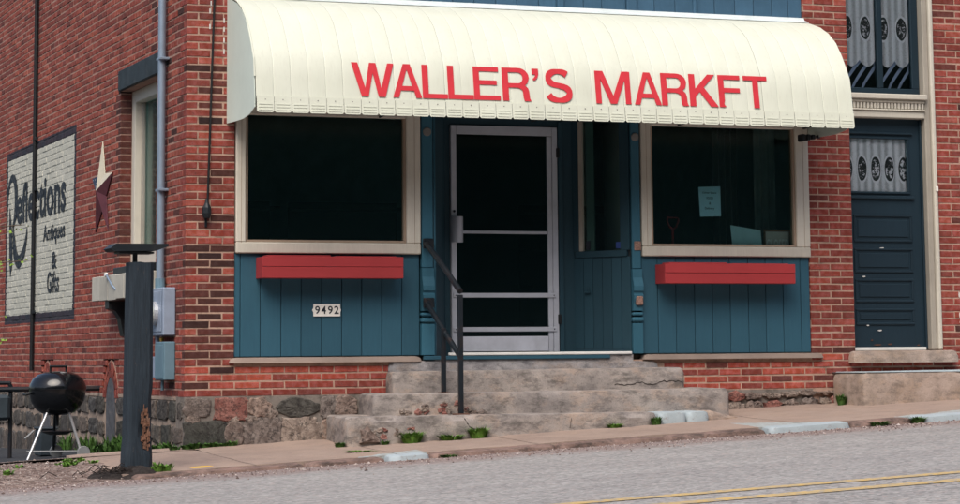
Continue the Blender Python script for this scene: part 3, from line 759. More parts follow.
def display_window(x0, x1, ls, rs, bz, bh, tz):
    root = link('display_window', None, B, ((x0+x1)/2, 0, bz))
    mb = MB(); mb.cbox(x0, x1, -.03, .05, bz, bz+bh, .008); part('bottom_rail', mb, 'beige', root)
    mb = MB(); mb.cbox(x0, x0+ls, -.028, .05, bz+bh+.001, tz, .008); part('stile', mb, 'beige', root)
    mb = MB(); mb.cbox(x1-rs, x1, -.028, .05, bz+bh+.001, tz, .008); part('stile', mb, 'beige', root)
    mb = MB(); mb.cbox(x0+ls+.001, x1-rs-.001, -.028, .05, tz-.1, tz, .008); part('top_rail', mb, 'beige', root)
    # groove strip and inner bead
    for gx in (x1-rs*.45, x0+ls*.5): mb = MB(); mb.box(gx, gx+.004, -.0295, -.027, bz+.04, tz); part('groove', mb, 'beige_bead', root)
    a, b, c = x0+ls, x1-rs, bz+bh
    mb = MB(); mb.box(a+.001, a+.022, -.008, .06, c+.024, tz-.1); mb.box(b-.022, b-.001, -.008, .06, c+.024, tz-.1); mb.box(a+.001, b-.001, -.009, .06, c+.002, c+.023); part('bead', mb, 'beige_bead', root)
    mb = MB(); mb.box(a+.015, b-.015, .028, .034, c+.015, tz-.09); part('pane', mb, 'glass', root)
    return root
display_window(.455, 2.19, .088, .135, 1.703, .098, 3.04)
display_window(4.405, 6.19, .10, .145, 1.70, .095, 3.04)

# pilasters with turned-looking lower blocks
for (x0, x1) in ((2.195, 2.318), (4.292, 4.398)):
    pl = link('pilaster', None, B, ((x0+x1)/2, 0, .79)); e = .004
    mb = MB(); mb.cbox(x0, x1, -.03, .04, .79, 1.075, .004); part('plinth', mb, 'blue_lite', pl)
    mb = MB(); mb.cbox(x0-.006, x1+.006, -.045, .04, 1.085, 1.13, .012); mb.cbox(x0-.003, x1+.003, -.038, .04, 1.142, 1.175, .012); part('ring_moulding', mb, 'blue_lite', pl)
    prof = [(-.03, 1.19), (-.034, 1.26), (-.05, 1.30), (-.052, 1.335), (-.04, 1.345), (-.04, 1.36), (-.056, 1.375), (-.058, 1.42), (-.045, 1.46), (-.028, 1.50), (-.026, 1.58), (.04, 1.58), (.04, 1.19)]
    mb = MB(); mb.prism(prof, lambda u, v, d: (d, u, v), x0+e, x1-e); part('scroll_block', mb, 'blue_lite', pl)
    mb = MB(); mb.cbox(x0+.008, x1-.008, -.02, .04, 1.582, 3.02, .006); part('shaft', mb, 'blue_lite', pl)
    mb = MB(); mb.lathe([(.0, -.032), (.034, -.032), (.04, -.026), (.04, -.018)], ((x0+x1)/2, 0, 2.825), 20, 'Y'); part('disc', mb, 'disc', pl)
for zz, mm in ((1.80, 'rosette'), (1.285, 'rosette')):
    mb = MB(); mb.cbox(4.318, 4.39, -.062 if zz < 1.5 else -.032, -.02, zz-.045, zz+.04, .01); part('bracket_scar', mb, mm, B)

# --- recessed entrance
RY = .50
ent = link('entrance_recess', None, B, (3.3, .2, .78))
mb = MB(); mb.box(2.32, 4.29, -.02, RY+.1, .70, .782); part('floor', mb, 'concrete_grey', ent)
mb = MB(); mb.box(2.30, 4.30, .042, RY+.1, 3.02, 3.05); part('soffit', mb, 'blue_shade', ent)
def splay(xa, ya, xb, yb):
    d = Vector((xb-xa, yb-ya, 0)); L = d.length; d.normalize(); n = Vector((d.y, -d.x, 0))
    if n.y > 0: n = -n
    return lambda u, v, w_: tuple(Vector((xa, ya, 0))+d*u+n*w_+Vector((0, 0, v))), L
def sbox(mb, fn, u0, u1, v0, v1, w0, w1):
    vs = [fn(u, v, w_) for u in (u0, u1) for w_ in (w0, w1) for v in (v0, v1)]
    return mb.add(vs, [(0, 1, 3, 2), (4, 6, 7, 5), (0, 4, 5, 1), (2, 3, 7, 6), (0, 2, 6, 4), (1, 5, 7, 3)])
fl, Ll = splay(2.322, .0, 2.615, RY)
mb = MB(); sbox(mb, fl, 0.0, Ll, .783, 3.02, -.04, 0); part('side_panel', mb, 'blue_shade', ent)
mb = MB(); sbox(mb, fl, .005, .035, .79, 3.02, .001, .015); part('corner_bead', mb, 'blue_lite', ent)
frn, Lr = splay(3.925, RY, 4.288, .0)
mb = MB(); sbox(mb, frn, 0, Lr, .783, 1.70, -.05, -.012); sbox(mb, frn, 0, .03, 1.70, 3.02, -.05, -.012); sbox(mb, frn, Lr-.03, Lr, 1.70, 3.02, -.05, -.012)
sidep = part('side_panel', mb, 'black_paint', ent)
n = 6
for q in range(n):
    mb = MB(); sbox(mb, frn, Lr*q/n+.002, Lr*(q+1)/n-.002, .84, 1.70, -.011, .0); part('plank', mb, 'blue_shade', sidep)
mb = MB(); sbox(mb, frn, 0.0, Lr, .783, .838, -.011, .004); part('skirting', mb, 'blue_shade', sidep)
mb = MB(); sbox(mb, frn, .02, Lr-.03, 1.702, 1.76, -.012, .015); part('window_sill', mb, 'blue_shade', sidep)
mb = MB(); sbox(mb, frn, .001, .06, 1.762, 3.02, -.012, .012); sbox(mb, frn, Lr-.10, Lr-.001, 1.762, 3.02, -.012, .012); part('window_frame', mb, 'blue_shade', sidep)
mb = MB(); sbox(mb, frn, .062, .10, 1.762, 3.0, -.03, .005); part('window_stop', mb, 'taupe', sidep)
mb = MB(); sbox(mb, frn, .11, .20, 1.762, 3.0, -.075, -.055); part('inner_frame', mb, 'green_in', sidep)
mb = MB(); sbox(mb, frn, .10, Lr-.10, 1.762, 3.0, -.035, -.031); part('pane', mb, 'glass', sidep)
mb = MB(); sbox(mb, frn, .12, .165, 1.775, 1.86, -.030, -.027); part('sticker', mb, 'ink', sidep)
mb = MB(); sbox(mb, frn, Lr-.17, Lr-.11, 1.78, 1.84, -.030, -.027); o = part('sticker', mb, simple('blue_sticker', (.03, .06, .22), .5, bump=0), sidep); o['label'] = 'small blue sticker'
mb = MB(); mb.cbox(-.03, .03, -.03, .0, -.012, .012, .008)
mb2 = MB(); mb2.add([frn(.155+x*1.0, 1.37+z, .004-y) for x, y, z in mb.v], mb.f); mb2.add([frn(.155+x*.5, 1.40+z*2, .002-y*.4) for x, y, z in mb.v], mb.f); part('mail_slot', mb2, 'blue_shade', sidep)
# back wall of the recess round the storm door
DX0, DX1, DZ0, DZ1 = 2.668, 3.752, .815, 2.945
mb = MB(); mb.box(2.60, DX0-.004, RY+.001, RY+.06, .783, 3.02); mb.box(DX1+.004, 3.93, RY+.001, RY+.06, .783, 3.02); mb.box(DX0-.004, DX1+.004, RY+.001, RY+.06, DZ1+.004, 3.02); part('door_surround', mb, 'blue_shade', ent)
mb = MB(); mb.cbox(DX1+.012, DX1+.06, RY-.02, RY, .783, 3.0, .004); part('jamb_trim', mb, 'blue_shade', ent)
mb = MB(); mb.cbox(2.455, 4.272, -.045, .0, .786, .812, .005); part('threshold_strip', mb, 'white_strip', ent)
mb = MB(); mb.cbox(2.21, 4.05, -.040, .0, .748, .784, .005); part('threshold_board', mb, 'blue', ent)
sd_ = link('storm_door', None, B, (3.2, RY, DZ0))
Y0, Y1 = RY-.03, RY+.015
mb = MB(); mb.cbox(DX0, DX0+.055, Y0, Y1, DZ0, DZ1, .004); part('stile', mb, 'alu', sd_)
mb = MB(); mb.cbox(DX1-.055, DX1, Y0, Y1, DZ0, DZ1, .004); part('stile', mb, 'alu', sd_)
mb = MB(); mb.cbox(DX1-.105, DX1-.058, Y0+.004, Y1, DZ0, DZ1-.09, .004); part('inner_stile', mb, 'alu', sd_)
mb = MB(); mb.cbox(DX0+.056, DX1-.056, Y0, Y1, DZ1-.085, DZ1, .004); part('top_rail', mb, 'alu', sd_)
mb = MB(); mb.cbox(DX0+.056, DX1-.11, Y0+.002, Y1, DZ0+.005, .962, .004); part('kick_plate', mb, 'alu_kick', sd_)
for (zz, h, a, b, yy) in ((1.937, .028, DX0+.06, DX1-.11, Y0-.004), (1.345, .043, DX0+.012, DX1-.03, Y0-.012), (1.027, .043, DX0+.012, DX1-.03, Y0-.012)):
    mb = MB(); mb.cbox(a, b, yy, yy+.02, zz-h/2, zz+h/2, .004); part('bar', mb, 'alu', sd_)
    for sx in (a+.025, b-.025):
        if h > .04:
            mb = MB(); mb.lathe([(.0, 0), (.006, 0), (.006, .004)], (sx, yy-.004, zz), 8, 'Y'); part('screw', mb, 'ink', sd_)
mb = MB(); mb.box(DX0+.05, DX1-.10, RY-.008, RY-.002, .95, DZ1-.08); part('pane', mb, 'screen', sd_)
mb = MB()
prof = [(-.055+.0, 0.0)]+[(.055*math.cos(a)*1.0, -.085*math.sin(a)) for a in [math.pi-i*math.pi/10 for i in range(11)]]+[(.055, 0)]
mb.prism([(DX0+.055+u, v) for u, v in prof], lambda u, v, d: (u, Y0+v, d), 1.838, 2.078); mb.sm = True; part('latch_box', mb, 'alu', sd_)
mb = MB(); mb.lathe([(0, -.012), (.012, -.012), (.012, .0)], (DX0+.028, Y0, 2.13), 10, 'Y'); part('keyhole', mb, 'ink', sd_)
for zz in (1.12, 2.70): mb = MB(); mb.cbox(DX1-.012, DX1+.02, Y0-.012, Y0+.02, zz-.045, zz+.045, .004); part('hinge', mb, 'black_plastic', sd_)

# --- shop interior
inn = link('shop_interior', None, B, (3.3, 2, .78))
mb = MB(); mb.box(.28, 6.6, .62, 5.0, .72, .78); mb.box(.28, 2.3, .08, .62, .72, .78); mb.box(4.32, 6.18, .08, .62, .72, .78); part('floor', mb, 'floor_in', inn)
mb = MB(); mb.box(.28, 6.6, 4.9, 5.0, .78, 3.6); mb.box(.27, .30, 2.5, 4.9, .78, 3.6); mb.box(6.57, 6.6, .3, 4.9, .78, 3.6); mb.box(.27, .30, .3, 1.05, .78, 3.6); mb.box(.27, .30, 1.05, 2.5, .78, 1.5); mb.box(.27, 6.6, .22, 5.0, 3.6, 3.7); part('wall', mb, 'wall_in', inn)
mb = MB(); mb.box(4.33, 4.40, .06, .70, 1.70, 3.02); part('light_blocker', mb, 'shelf_in', inn)  # dark board added unseen to block a light strip behind the recess pane
mb = MB(); mb.box(.46, 2.28, .08, .60, 1.66, 1.70); part('window_shelf', mb, 'shelf_in', inn)
mb = MB(); mb.box(4.42, 6.18, .08, .60, 1.66, 1.70); part('window_shelf', mb, 'shelf_in', inn)
for x0 in (.6, 2.0, 4.6): mb = MB(); [mb.box(x0, x0+1.2, 3.2, 3.6, z, z+.03) for z in (1.1, 1.5, 1.9, 2.3)]; mb.box(x0, x0+1.2, 3.6, 3.62, .78, 2.4); part('shelving', mb, 'shelf_in', inn)
def drape_mb(x0, x1, y, z0, z1, waves, amp, nx=40, nz_=6, scallop=0):
    mb = MB(); vs = []
    for j in range(nz_+1):
        for i in range(nx+1):
            t = i/nx; zb = z0+(scallop*(1-abs(math.sin(t*math.pi*waves*.5)))if scallop else 0)
            vs.append((lerp(x0, x1, t), y+amp*math.sin(t*waves*2*math.pi), lerp(zb, z1, j/nz_)))
    mb.add(vs, [(j*(nx+1)+i, j*(nx+1)+i+1, (j+1)*(nx+1)+i+1, (j+1)*(nx+1)+i) for j in range(nz_) for i in range(nx)]); mb.sm = True; return mb
part('curtain', drape_mb(5.86, 6.10, .50, 1.7, 3.0, 3, .02), 'curtain_in', inn, fix=False)
part('curtain', drape_mb(5.45, 5.72, .58, 1.7, 3.0, 4, .02), 'shelf_in', inn, fix=False)

# --- side window
sw = link('side_window', None, B, (.12, 1.77, 1.66))
mb = MB(); mb.cbox(-.03, .2, .94, 2.64, 3.402, 3.60, .006); part('lintel', mb, 'lintel', sw)
mb = MB(); mb.cbox(.115, .24, WY1-.13, WY1, WZ0, WZ1, .006); part('stile', mb, 'beige', sw)
mb = MB(); mb.cbox(.115, .24, WY0, WY0+.10, WZ0, WZ1, .006); part('stile', mb, 'beige', sw)
mb = MB(); mb.cbox(.116, .24, WY0+.101, WY1-.131, WZ1-.12, WZ1, .006); part('top_rail', mb, 'beige', sw)
mb = MB(); mb.cbox(.114, .24, WY0+.101, WY1-.131, WZ0, WZ0+.14, .006); part('bottom_rail', mb, 'beige', sw)
mb = MB(); mb.cbox(.18, .235, WY1-.20, WY1-.132, WZ0+.141, WZ1-.121, .006); part('inner_stile', mb, 'taupe', sw)  # taupe puts the return's weaker light into its colour
mb = MB(); mb.box(.205, .21, WY0+.10, WY1-.19, WZ0+.13, WZ1-.11); part('pane', mb, 'glass_teal', sw)
mb = MB(); mb.box(.245, .25, WY0+.35, WY1-.02, WZ0, WZ1); part('blind', mb, 'teal_blind', sw)
mb = MB(); mb.cbox(-.09, .14, .98, 2.50, 1.59, 1.658, .006); part('sill', mb, 'black_paint', sw)

# --- right-hand door with transom
rd = link('side_door', None, B, (7.1, .1, .8)); DY = .10
xa, xb = 6.668, 7.515
mb = MB(); mb.box(xa, xb, DY, DY+.05, .81, 2.352); mb.box(xa, 6.712, DY, DY+.05, 2.352, 3.08); mb.box(7.36, xb, DY, DY+.05, 2.352, 3.08); mb.box(6.712, 7.36, DY, DY+.05, 2.885, 3.08); part('leaf', mb, 'navy', rd)
def frame(mb, x0, x1, z0, z1, w_, y0, y1):
    mb.cbox(x0, x1, y0, y1, z1-w_, z1, .004); mb.cbox(x0, x1, y0, y1, z0, z0+w_, .004); mb.cbox(x0, x0+w_, y0+.001, y1, z0+w_+.001, z1-w_-.001, .004); mb.cbox(x1-w_, x1, y0+.001, y1, z0+w_+.001, z1-w_-.001, .004); return mb
part('pane_frame', frame(MB(), 6.695, 7.38, 2.335, 2.90, .022, DY-.016, DY), 'navy', rd)
mb = MB(); mb.cbox(6.70, 7.42, DY-.022, DY, 2.925, 2.945, .004); mb.cbox(6.70, 7.42, DY-.028, DY, 2.285, 2.315, .004); part('rail_moulding', mb, 'navy', rd)
for (z0, z1) in ((1.86, 2.13), (1.56, 1.80), (1.27, 1.50), (1.05, 1.21)):
    p_ = part('panel', frame(MB(), 6.735, 7.39, z0, z1, .022, DY-.014, DY), 'navy', rd)
    mb = MB(); mb.cbox(6.78, 7.345, DY-.010, DY, z0+.05, z1-.05, .008); part('raised_field', mb, 'navy', p_)
mb = MB(); mb.box(6.714, 7.358, DY+.01, DY+.015, 2.354, 2.883); part('pane', mb, 'glass_clear', rd)
for (cx_, cz, w_) in ((7.04, 1.80, .05), (6.99, .995, .05), (6.86, 1.045, .03), (6.83, 1.52, .04), (6.9, .90, .025), (6.96, .855, .09), (7.1, .86, .05), (7.42, .85, .03)):
    mb = MB(); mb.prism([(cx_-w_/2, cz), (cx_, cz-.008), (cx_+w_/2, cz-.002), (cx_+w_*.4, cz+.008), (cx_-w_*.2, cz+.006)], lambda u, v, d: (u, d, v), DY-.0112, DY-.009 if 1 else 0); part('chipped_paint', mb, 'white_paint_spot' if cz > .95 else 'rust', rd)
part('lace_curtain', drape_mb(6.705, 7.365, DY+.035, 2.36, 2.88, 5, .008, 60), 'lace_d', rd, loc=(0, 0, 0), fix=False)
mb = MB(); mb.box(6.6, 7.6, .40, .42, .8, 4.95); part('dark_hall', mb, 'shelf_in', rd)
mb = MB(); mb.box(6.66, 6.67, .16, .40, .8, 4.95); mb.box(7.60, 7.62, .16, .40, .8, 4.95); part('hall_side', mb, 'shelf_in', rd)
mb = MB(); mb.cbox(7.50, 7.52+.0, DY-.03, DY, .81, 3.08, .004); part('stop', mb, 'navy', rd)
mb = MB(); mb.cbox(7.522, 7.585, .0, .14, .80, 4.95, .01); part('casing', mb, 'taupe', rd)
mb = MB(); mb.cbox(7.586, 7.632, -.03, .14, .80, 4.95, .012); part('casing', mb, 'beige', rd)
mb = MB(); mb.cbox(6.668, 7.50, DY-.03, DY+.0, .80, .832, .004); part('threshold', mb, 'white_strip', rd)
mb = MB(); mb.cbox(7.60, 7.625, -.045, -.031, 2.36, 2.41, .004); part('door_bell', mb, 'num_plate', rd)
cn = link('door_cornice', None, rd, (7.1, .0, 3.08))
for (z0, z1, yf) in ((3.082, 3.15, -.0), (3.151, 3.168, -.02), (3.232, 3.262, -.015), (3.263, 3.318, -.045)):
    mb.v = []; mb.f = []; mb = MB(); mb.cbox(6.668, 7.521 if yf > -.04 else 7.535, yf, .14, z0, z1, .008); part('moulding', mb, 'beige', cn)
mb = MB(); mb.box(6.668, 7.521, .02, .14, 3.168, 3.232)
for q in range(22): xx = 6.675+q*.0385; mb.cbox(xx, xx+.024, -.012, .02, 3.172, 3.229, .004)
part('dentil_course', mb, 'beige', cn)
tw = link('transom_window', None, rd, (7.1, .1, 3.32))
mb = MB(); mb.cbox(6.668, 7.52, .08, .14, 3.32, 3.385, .005); part('bottom_rail', mb, 'navy', tw)
for (a, b) in ((6.668, 6.70), (7.052, 7.112), (7.44, 7.52)): mb = MB(); mb.cbox(a, b, .082, .14, 3.386, 4.95, .005); part('stile', mb, 'navy', tw)
for (a, b) in ((6.695, 7.057), (7.107, 7.445)):
    mb = MB(); mb.box(a, b, .11, .115, 3.38, 4.95); part('pane', mb, 'glass_clear', tw)
    part('lace_curtain', drape_mb(a, b, .135, 3.60, 4.95, 4, .006, 60, 10, .07), 'lace_t', tw, loc=(0, 0, 0), fix=False)
    for q in range(3):
        x0 = a+.02+q*.11; mb = MB(); vs = []
        for j in range(9):
            t = j/8; w_ = .055*(1-.55*t); xx = x0+.26*(1-t)**1.2-.03; zz = 3.39+.36*(1-t)
            vs += [(min(xx, b), .17, zz), (min(xx+w_, b+.02), .165, zz)]
        mb.add(vs, [(2*j, 2*j+1, 2*j+3, 2*j+2) for j in range(8)]); mb.sm = True; part('drape_fold', mb, 'drape', tw, fix=False)

# door sill stone and step
mb = rough_box(6.585, 7.775, -.10, .12, .683, .798, .05, .004, .012, 31); part('door_sill', mb, 'sandstone', B)

# ------------------------------------------------------------------ entrance steps (each slab can be told apart)
steps = thing('entrance_steps', (3.2, -.5, .1), 'worn crumbling concrete steps up to the shop entrance', 'steps')
part('landing', rough_box(1.868, 4.56, -.03, .30, .5, .743, .06, .005, .01, 2, lambda x, y: lerp(.745, .722, (x-1.868)/2.7)), 'concrete_grey', steps)
part('step', rough_box(1.80, 4.675, -.35, -.02, .30, .65, .045, .006, .022, 3, lambda x, y: lerp(.647, .662, (x-1.76)/2.9), skew=.05), 'concrete', steps)
part('step', rough_box(1.50, 4.958, -.70, -.02, .05, .46, .045, .008, .035, 4, lambda x, y: lerp(.456, .470, (x-1.365)/3.6), skew=.09), 'concrete', steps)
part('step', rough_box(1.14, 4.06, -1.05, -.03, -.10, .272, .045, .012, .045, 5, skew=.14), 'concrete', steps)
for q, (a, b) in enumerate(((4.068, 4.34), (4.345, 4.565))):
    o = part('painted_block', rough_box(a, b, -1.07, -.6, .0, .272, .04, .004, .008, 40+q, lambda x, y: .268+.01*(x-4)), 'kerb_paint', steps)
part('rough_block', rough_box(4.575, 4.90, -1.03, -.5, .0, .272, .03, .02, .05, 44, lambda x, y: .275-.25*max(0, x-4.6)), 'sandstone', steps)
rr = random.Random(77)      # exposed rubble where the concrete has broken away
fstep = lambda yf: (lambda u, v, d: (u, yf-d, v))
for q in range(34):
    if q < 24: x = rr.uniform(1.75, 2.55); z = rr.uniform(.285, .285+.13*max(.15, 1-abs(x-2.22)/.4)); yf = -.685
    else: x = rr.uniform(1.35, 1.85); z = rr.uniform(.09, .17); yf = -1.03
    s = rr.uniform(.018, .042)
    stone(blob(x-s, x+s, z-s*.6, z+s*.6, .3), fstep(yf), .022+rr.uniform(0, .012), rr.choice(['stone_pale', 'stone', 'stone_pale', 'stone_red']), q+300, 1, steps)
stone([(1.27, .05), (1.44, .05), (1.43, .10), (1.33, .19), (1.28, .17)], fstep(-1.04), .04, 'stone', 991, 2, steps)
def crack(pts, yf, w_=.005, seed=0):
    mb = MB(); rr = random.Random(seed); Q = []
    for (x0, z0), (x1, z1) in zip(pts[:-1], pts[1:]):
        n = max(2, int(math.hypot(x1-x0, z1-z0)/.022))
        Q += [(lerp(x0, x1, k/n), lerp(z0, z1, k/n)+rr.uniform(-.008, .008), w_*rr.uniform(.3, 1.5)) for k in range(n)]
    for (x0, z0, a), (x1, z1, b) in zip(Q[:-1], Q[1:]): mb.prism([(x0, z0-a/2), (x1, z1-b/2), (x1, z1+b/2), (x0, z0+a/2)], lambda u, v, d: (u, d, v), yf-.010, yf+.01)
    part('crack', mb, 'soil', steps)
crack([(3.95, .515), (4.1, .505), (4.2, .53), (4.33, .51), (4.45, .535), (4.66, .53)], -.345, .006, 1)
crack([(2.22, .25), (2.26, .17), (2.36, .15), (2.39, .10)], -1.045, .008, 4); crack([(3.22, .23), (3.20, .12)], -1.045, .005, 5)
ds = rough_box(6.385, 8.6, -.62, -.05, .15, .60, .05, .008, .015, 51, lambda x, y: lerp(.588, .607, (x-6.385)/2.2))
tag(part('door_step', ds, 'sandstone'), 'single long concrete step in front of the navy side door', 'step')
mb = rough_box(6.40, 8.6, -.61, -.0, .595, .612, .05, .004, .003, 52, lambda x, y: lerp(.598, .617, (x-6.385)/2.2)); o = part('pale_top', mb, 'kerb_paint', bpy.data.objects['door_step'])

# ------------------------------------------------------------------ awning
AX0, AX1, NS = .382, 6.192, 37
AW = thing('awning', (3.29, 0, 2.87), 'cream metal slat awning with red lettering over the shopfront', 'awning')
PR = [(.03, 4.005), (-.15, 3.962), (-.33, 3.905), (-.49, 3.825), (-.63, 3.715), (-.74, 3.575), (-.815, 3.455), (-.875, 3.345), (-.90, 3.18), (-.924, 3.005)]
sw_ = (AX1-AX0)/NS
def slat_mesh(var):
    rr = random.Random(var); mb = MB(); c = .010; w_ = sw_-.0006; vs = []; j = lambda: rr.uniform(-.0005, .0005)
    xs = [0, .003, c, w_-c, w_-.003, w_]; ds = [.0022, .0006, 0, 0, .0006, .0018]
    nrm = []
    for k in range(len(PR)):
        a = PR[max(0, k-1)]; b = PR[min(len(PR)-1, k+1)]; t = Vector((b[0]-a[0], b[1]-a[1])).normalized(); nrm.append((t.y, -t.x))     # inward
    for k, (y, z) in enumerate(PR):
        jj = j()
        for x, d in zip(xs, ds): vs.append((x, y-nrm[k][0]*d*1+(0), z-nrm[k][1]*d+jj*.3) if False else (x, y+(-nrm[k][0])*d*-1*0+abs(nrm[k][0])*d+jj, z-abs(nrm[k][1])*d))
    n = len(xs); mb.add(vs, [(k*n+i, k*n+i+1, (k+1)*n+i+1, (k+1)*n+i) for k in range(len(PR)-1) for i in range(n-1)])
    # pendant flap with clipped corners and three pressed ribs
    y0 = -.922; sl = -.06
    fy = lambda z: y0+(z-3.005)*.10
    P = [(.0015, 3.012), (w_-.0015, 3.012), (w_-.0015, 2.885), (w_-.014, 2.870), (.014, 2.870), (.0015, 2.885)]
    mb.prism(P, lambda u, v, d: (u, fy(v)+d, v), -.010, -.006)
    for zz in (2.893, 2.918, 2.943): mb.prism([(.018, zz-.005), (w_-.018, zz-.005), (w_-.018, zz+.004), (.018, zz+.004)], lambda u, v, d: (u, fy(v)+d, v), -.0138, -.0095)
    mb.sm = True; me = mb.mesh('slat', (0, 0, 0)); me.materials.append(M['awning']); return me
svar = [slat_mesh(v) for v in range(5)]
mbs = MB(); mbs.lathe([(0, -.003), (.005, -.003), (.005, .0)], (0, 0, 0), 8, 'Y'); scr = mbs.mesh('screw'); scr.materials.append(M['disc'])
rr = random.Random(4)
for k in range(NS):
    o = link('slat', svar[rr.randrange(5)], AW, (AX0+k*sw_, rr.uniform(-.002, .002), 0))
    link('screw', scr, o, (AX0+k*sw_+sw_/2, -.9335, 2.982))
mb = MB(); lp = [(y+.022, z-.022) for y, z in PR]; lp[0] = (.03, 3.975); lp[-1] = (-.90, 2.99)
mb.prism(lp+[(y+.004, z-.006) for y, z in lp[::-1]], lambda u, v, d: (d, u, v), AX0+.003, AX1-.003); part('shade_liner', mb, simple('awning_shade_liner', (.10, .105, .10), .8), AW)  # dark sheet added under the cream slats, awning shade put into its colour
EP = [(.0, 3.99), (-.15, 3.945), (-.33, 3.89), (-.485, 3.81), (-.62, 3.70), (-.73, 3.56), (-.80, 3.445), (-.862, 3.335), (-.888, 3.18), (-.912, 3.0), (-.915, 2.915), (-.75, 2.868), (-.55, 2.848), (-.3, 2.848), (.0, 2.855)]
for (a, b) in ((AX0-.012, AX0-.004), (AX1+.001, AX1+.008)):
    mb = MB(); mb.prism(EP, lambda u, v, d: (d, u, v), a, b); part('end_panel', mb, 'awning_end', AW)
mb = MB()
for k in range(len(EP)-9): pass
mb.tube([(AX0-.008, y-.002, z+.004) for y, z in PR[:-1]], .008, 6); part('edge_trim', mb, 'awning', AW)
mb = MB(); mb.prism([(.03, 4.002), (.03, 4.04), (.0, 4.04), (-.012, 4.012), (-.10, 3.986), (-.102, 3.980), (.0, 4.005)], lambda u, v, d: (d, u, v), AX0, AX1); part('top_flashing', mb, 'flashing', AW)
for x in (AX0+.05, 1.8, 3.3, 4.8, AX1-.05): mb = MB(); mb.tube([(x, 0.0, 2.95), (x, -.90, 3.0)], .012, 6); part('frame_bar', mb, 'black_paint', AW)
mb = MB()      # ragged end of the frame at the right-hand corner
for q in range(4):
    mb.cbox(5.98+q*.065, 6.02+q*.065, -.30+.02*q, -.2, 2.80+.012*q, 2.87, .008)
part('frame_end', mb, 'black_paint', AW)

# lettering on the front of the awning
LW = 3.033; LH = .302
def arc_pts(cx, cy, rx, ry, a0, a1, n): return [(cx+rx*math.cos(a0+(a1-a0)*i/n), cy+ry*math.sin(a0+(a1-a0)*i/n)) for i in range(n+1)]
b_ = .138; H = math.pi/2
def stroke(pts, hw):
    L_, R_ = [], []
    for i, (x, y) in enumerate(pts):
        a = pts[max(0, i-1)]; c = pts[min(len(pts)-1, i+1)]; tx, ty = c[0]-a[0], c[1]-a[1]; l = math.hypot(tx, ty) or 1
        nx_, ny_ = -ty/l, tx/l; hx = hw*1.25*abs(nx_)+hw*abs(ny_)
        L_.append((x+nx_*hx, y+ny_*hx)); R_.append((x-nx_*hx, y-ny_*hx))
    return L_+R_[::-1]
Sc = arc_pts(.5, .735, .36, .20, .18*math.pi, H, 6)+arc_pts(.46, .725, .34, .21, H, 1.5*math.pi-.25, 10)[1:]+[(.5, .505)]+arc_pts(.52, .275, .37, .215, H-.15, -H, 10)[1:]+arc_pts(.48, .265, .37, .205, -H, -H-.42*math.pi, 7)[1:]
S_poly = stroke(Sc, .069)
GL = {
 'w': [[(0, 1), (.15, 1), (.31, .25), (.425, 1), (.575, 1), (.69, .25), (.85, 1), (1, 1), (.78, 0), (.62, 0), (.5, .70), (.38, 0), (.22, 0)]],
 'a': [[(0, 0), (.2, 0), (.275, .21), (.725, .21), (.8, 0), (1, 0), (.62, 1), (.38, 1)], [(.325, .345), (.675, .345), (.5, .84)]],
 'l': [[(0, 0), (1, 0), (1, b_), (.24, b_), (.24, 1), (0, 1)]],
 'e': [[(0, 0), (1, 0), (1, b_), (.22, b_), (.22, .46), (.88, .46), (.88, .595), (.22, .595), (.22, 1-b_), (.96, 1-b_), (.96, 1), (0, 1)]],
 'r': [[(0, 0), (.215, 0), (.215, .40), (.50, .40)]+arc_pts(.50, .27, .22, .13, H, 0, 5)+[(.735, .10), (.77, 0), (1.0, 0), (.955, .09), (.94, .30), (.90, .40), (.80, .475), (.90, .56)]+arc_pts(.58, .725, .37, .275, -.30, H, 7)+[(0, 1)],
       [(.215, .535), (.57, .535)]+arc_pts(.57, .70, .165, .165, -H, H, 7)+[(.215, .865)]],
 'apostrophe': [[(0, 1), (1, 1), (1, .55), (.85, .25), (.5, 0), (.15, .0), (.1, .12), (.45, .32), (.5, .5), (0, .5)]],
 's': [S_poly],
 'm': [[(0, 0), (.155, 0), (.155, .74), (.41, 0), (.59, 0), (.845, .74), (.845, 0), (1, 0), (1, 1), (.77, 1), (.5, .24), (.23, 1), (0, 1)]],
 'k': [[(0, 0), (.21, 0), (.21, .30), (.36, .45), (.73, 0), (1, 0), (.515, .595), (.93, 1), (.67, 1), (.21, .545), (.21, 1), (0, 1)]],
 'f': [[(0, .0), (.20, .0), (.30, .02), (.27, .04), (.235, .06), (.215, .12), (.25, .2), (.25, .46), (.97, .46), (.97, .60), (.25, .60), (.25, 1-b_), (1, 1-b_), (1, 1), (0, 1)]],
 't': [[(.385, 0), (.62, 0), (.62, 1-b_), (1, 1-b_), (1, 1), (0, 1), (0, 1-b_), (.385, 1-b_)]],
}
PL = [('w', 1.246, 1.638), ('a', 1.622, 1.891), ('l', 1.898, 2.132), ('l', 2.137, 2.377), ('e', 2.381, 2.632), ('r', 2.655, 2.926), ('apostrophe', 2.945, 3.008), ('s', 3.068, 3.333), ('m', 3.559, 3.905), ('a', 3.94, 4.21), ('r', 4.214, 4.484), ('k', 4.498, 4.787), ('f', 4.797, 5.022), ('t', 5.057, 5.302)]
def on_awning(x, t):       # t in metres above 3.0 on the front plane
    z = t; f_ = (z-3.005)/(3.345-3.005)
    y = lerp(-.924, -.875, f_) if f_ > .0 else -.924
    # two-piece front follows the profile
    y = lerp(-.924, -.90, (z-3.005)/.175) if z < 3.18 else lerp(-.90, -.875, (z-3.18)/.165)
    return (x, y-.006, z)
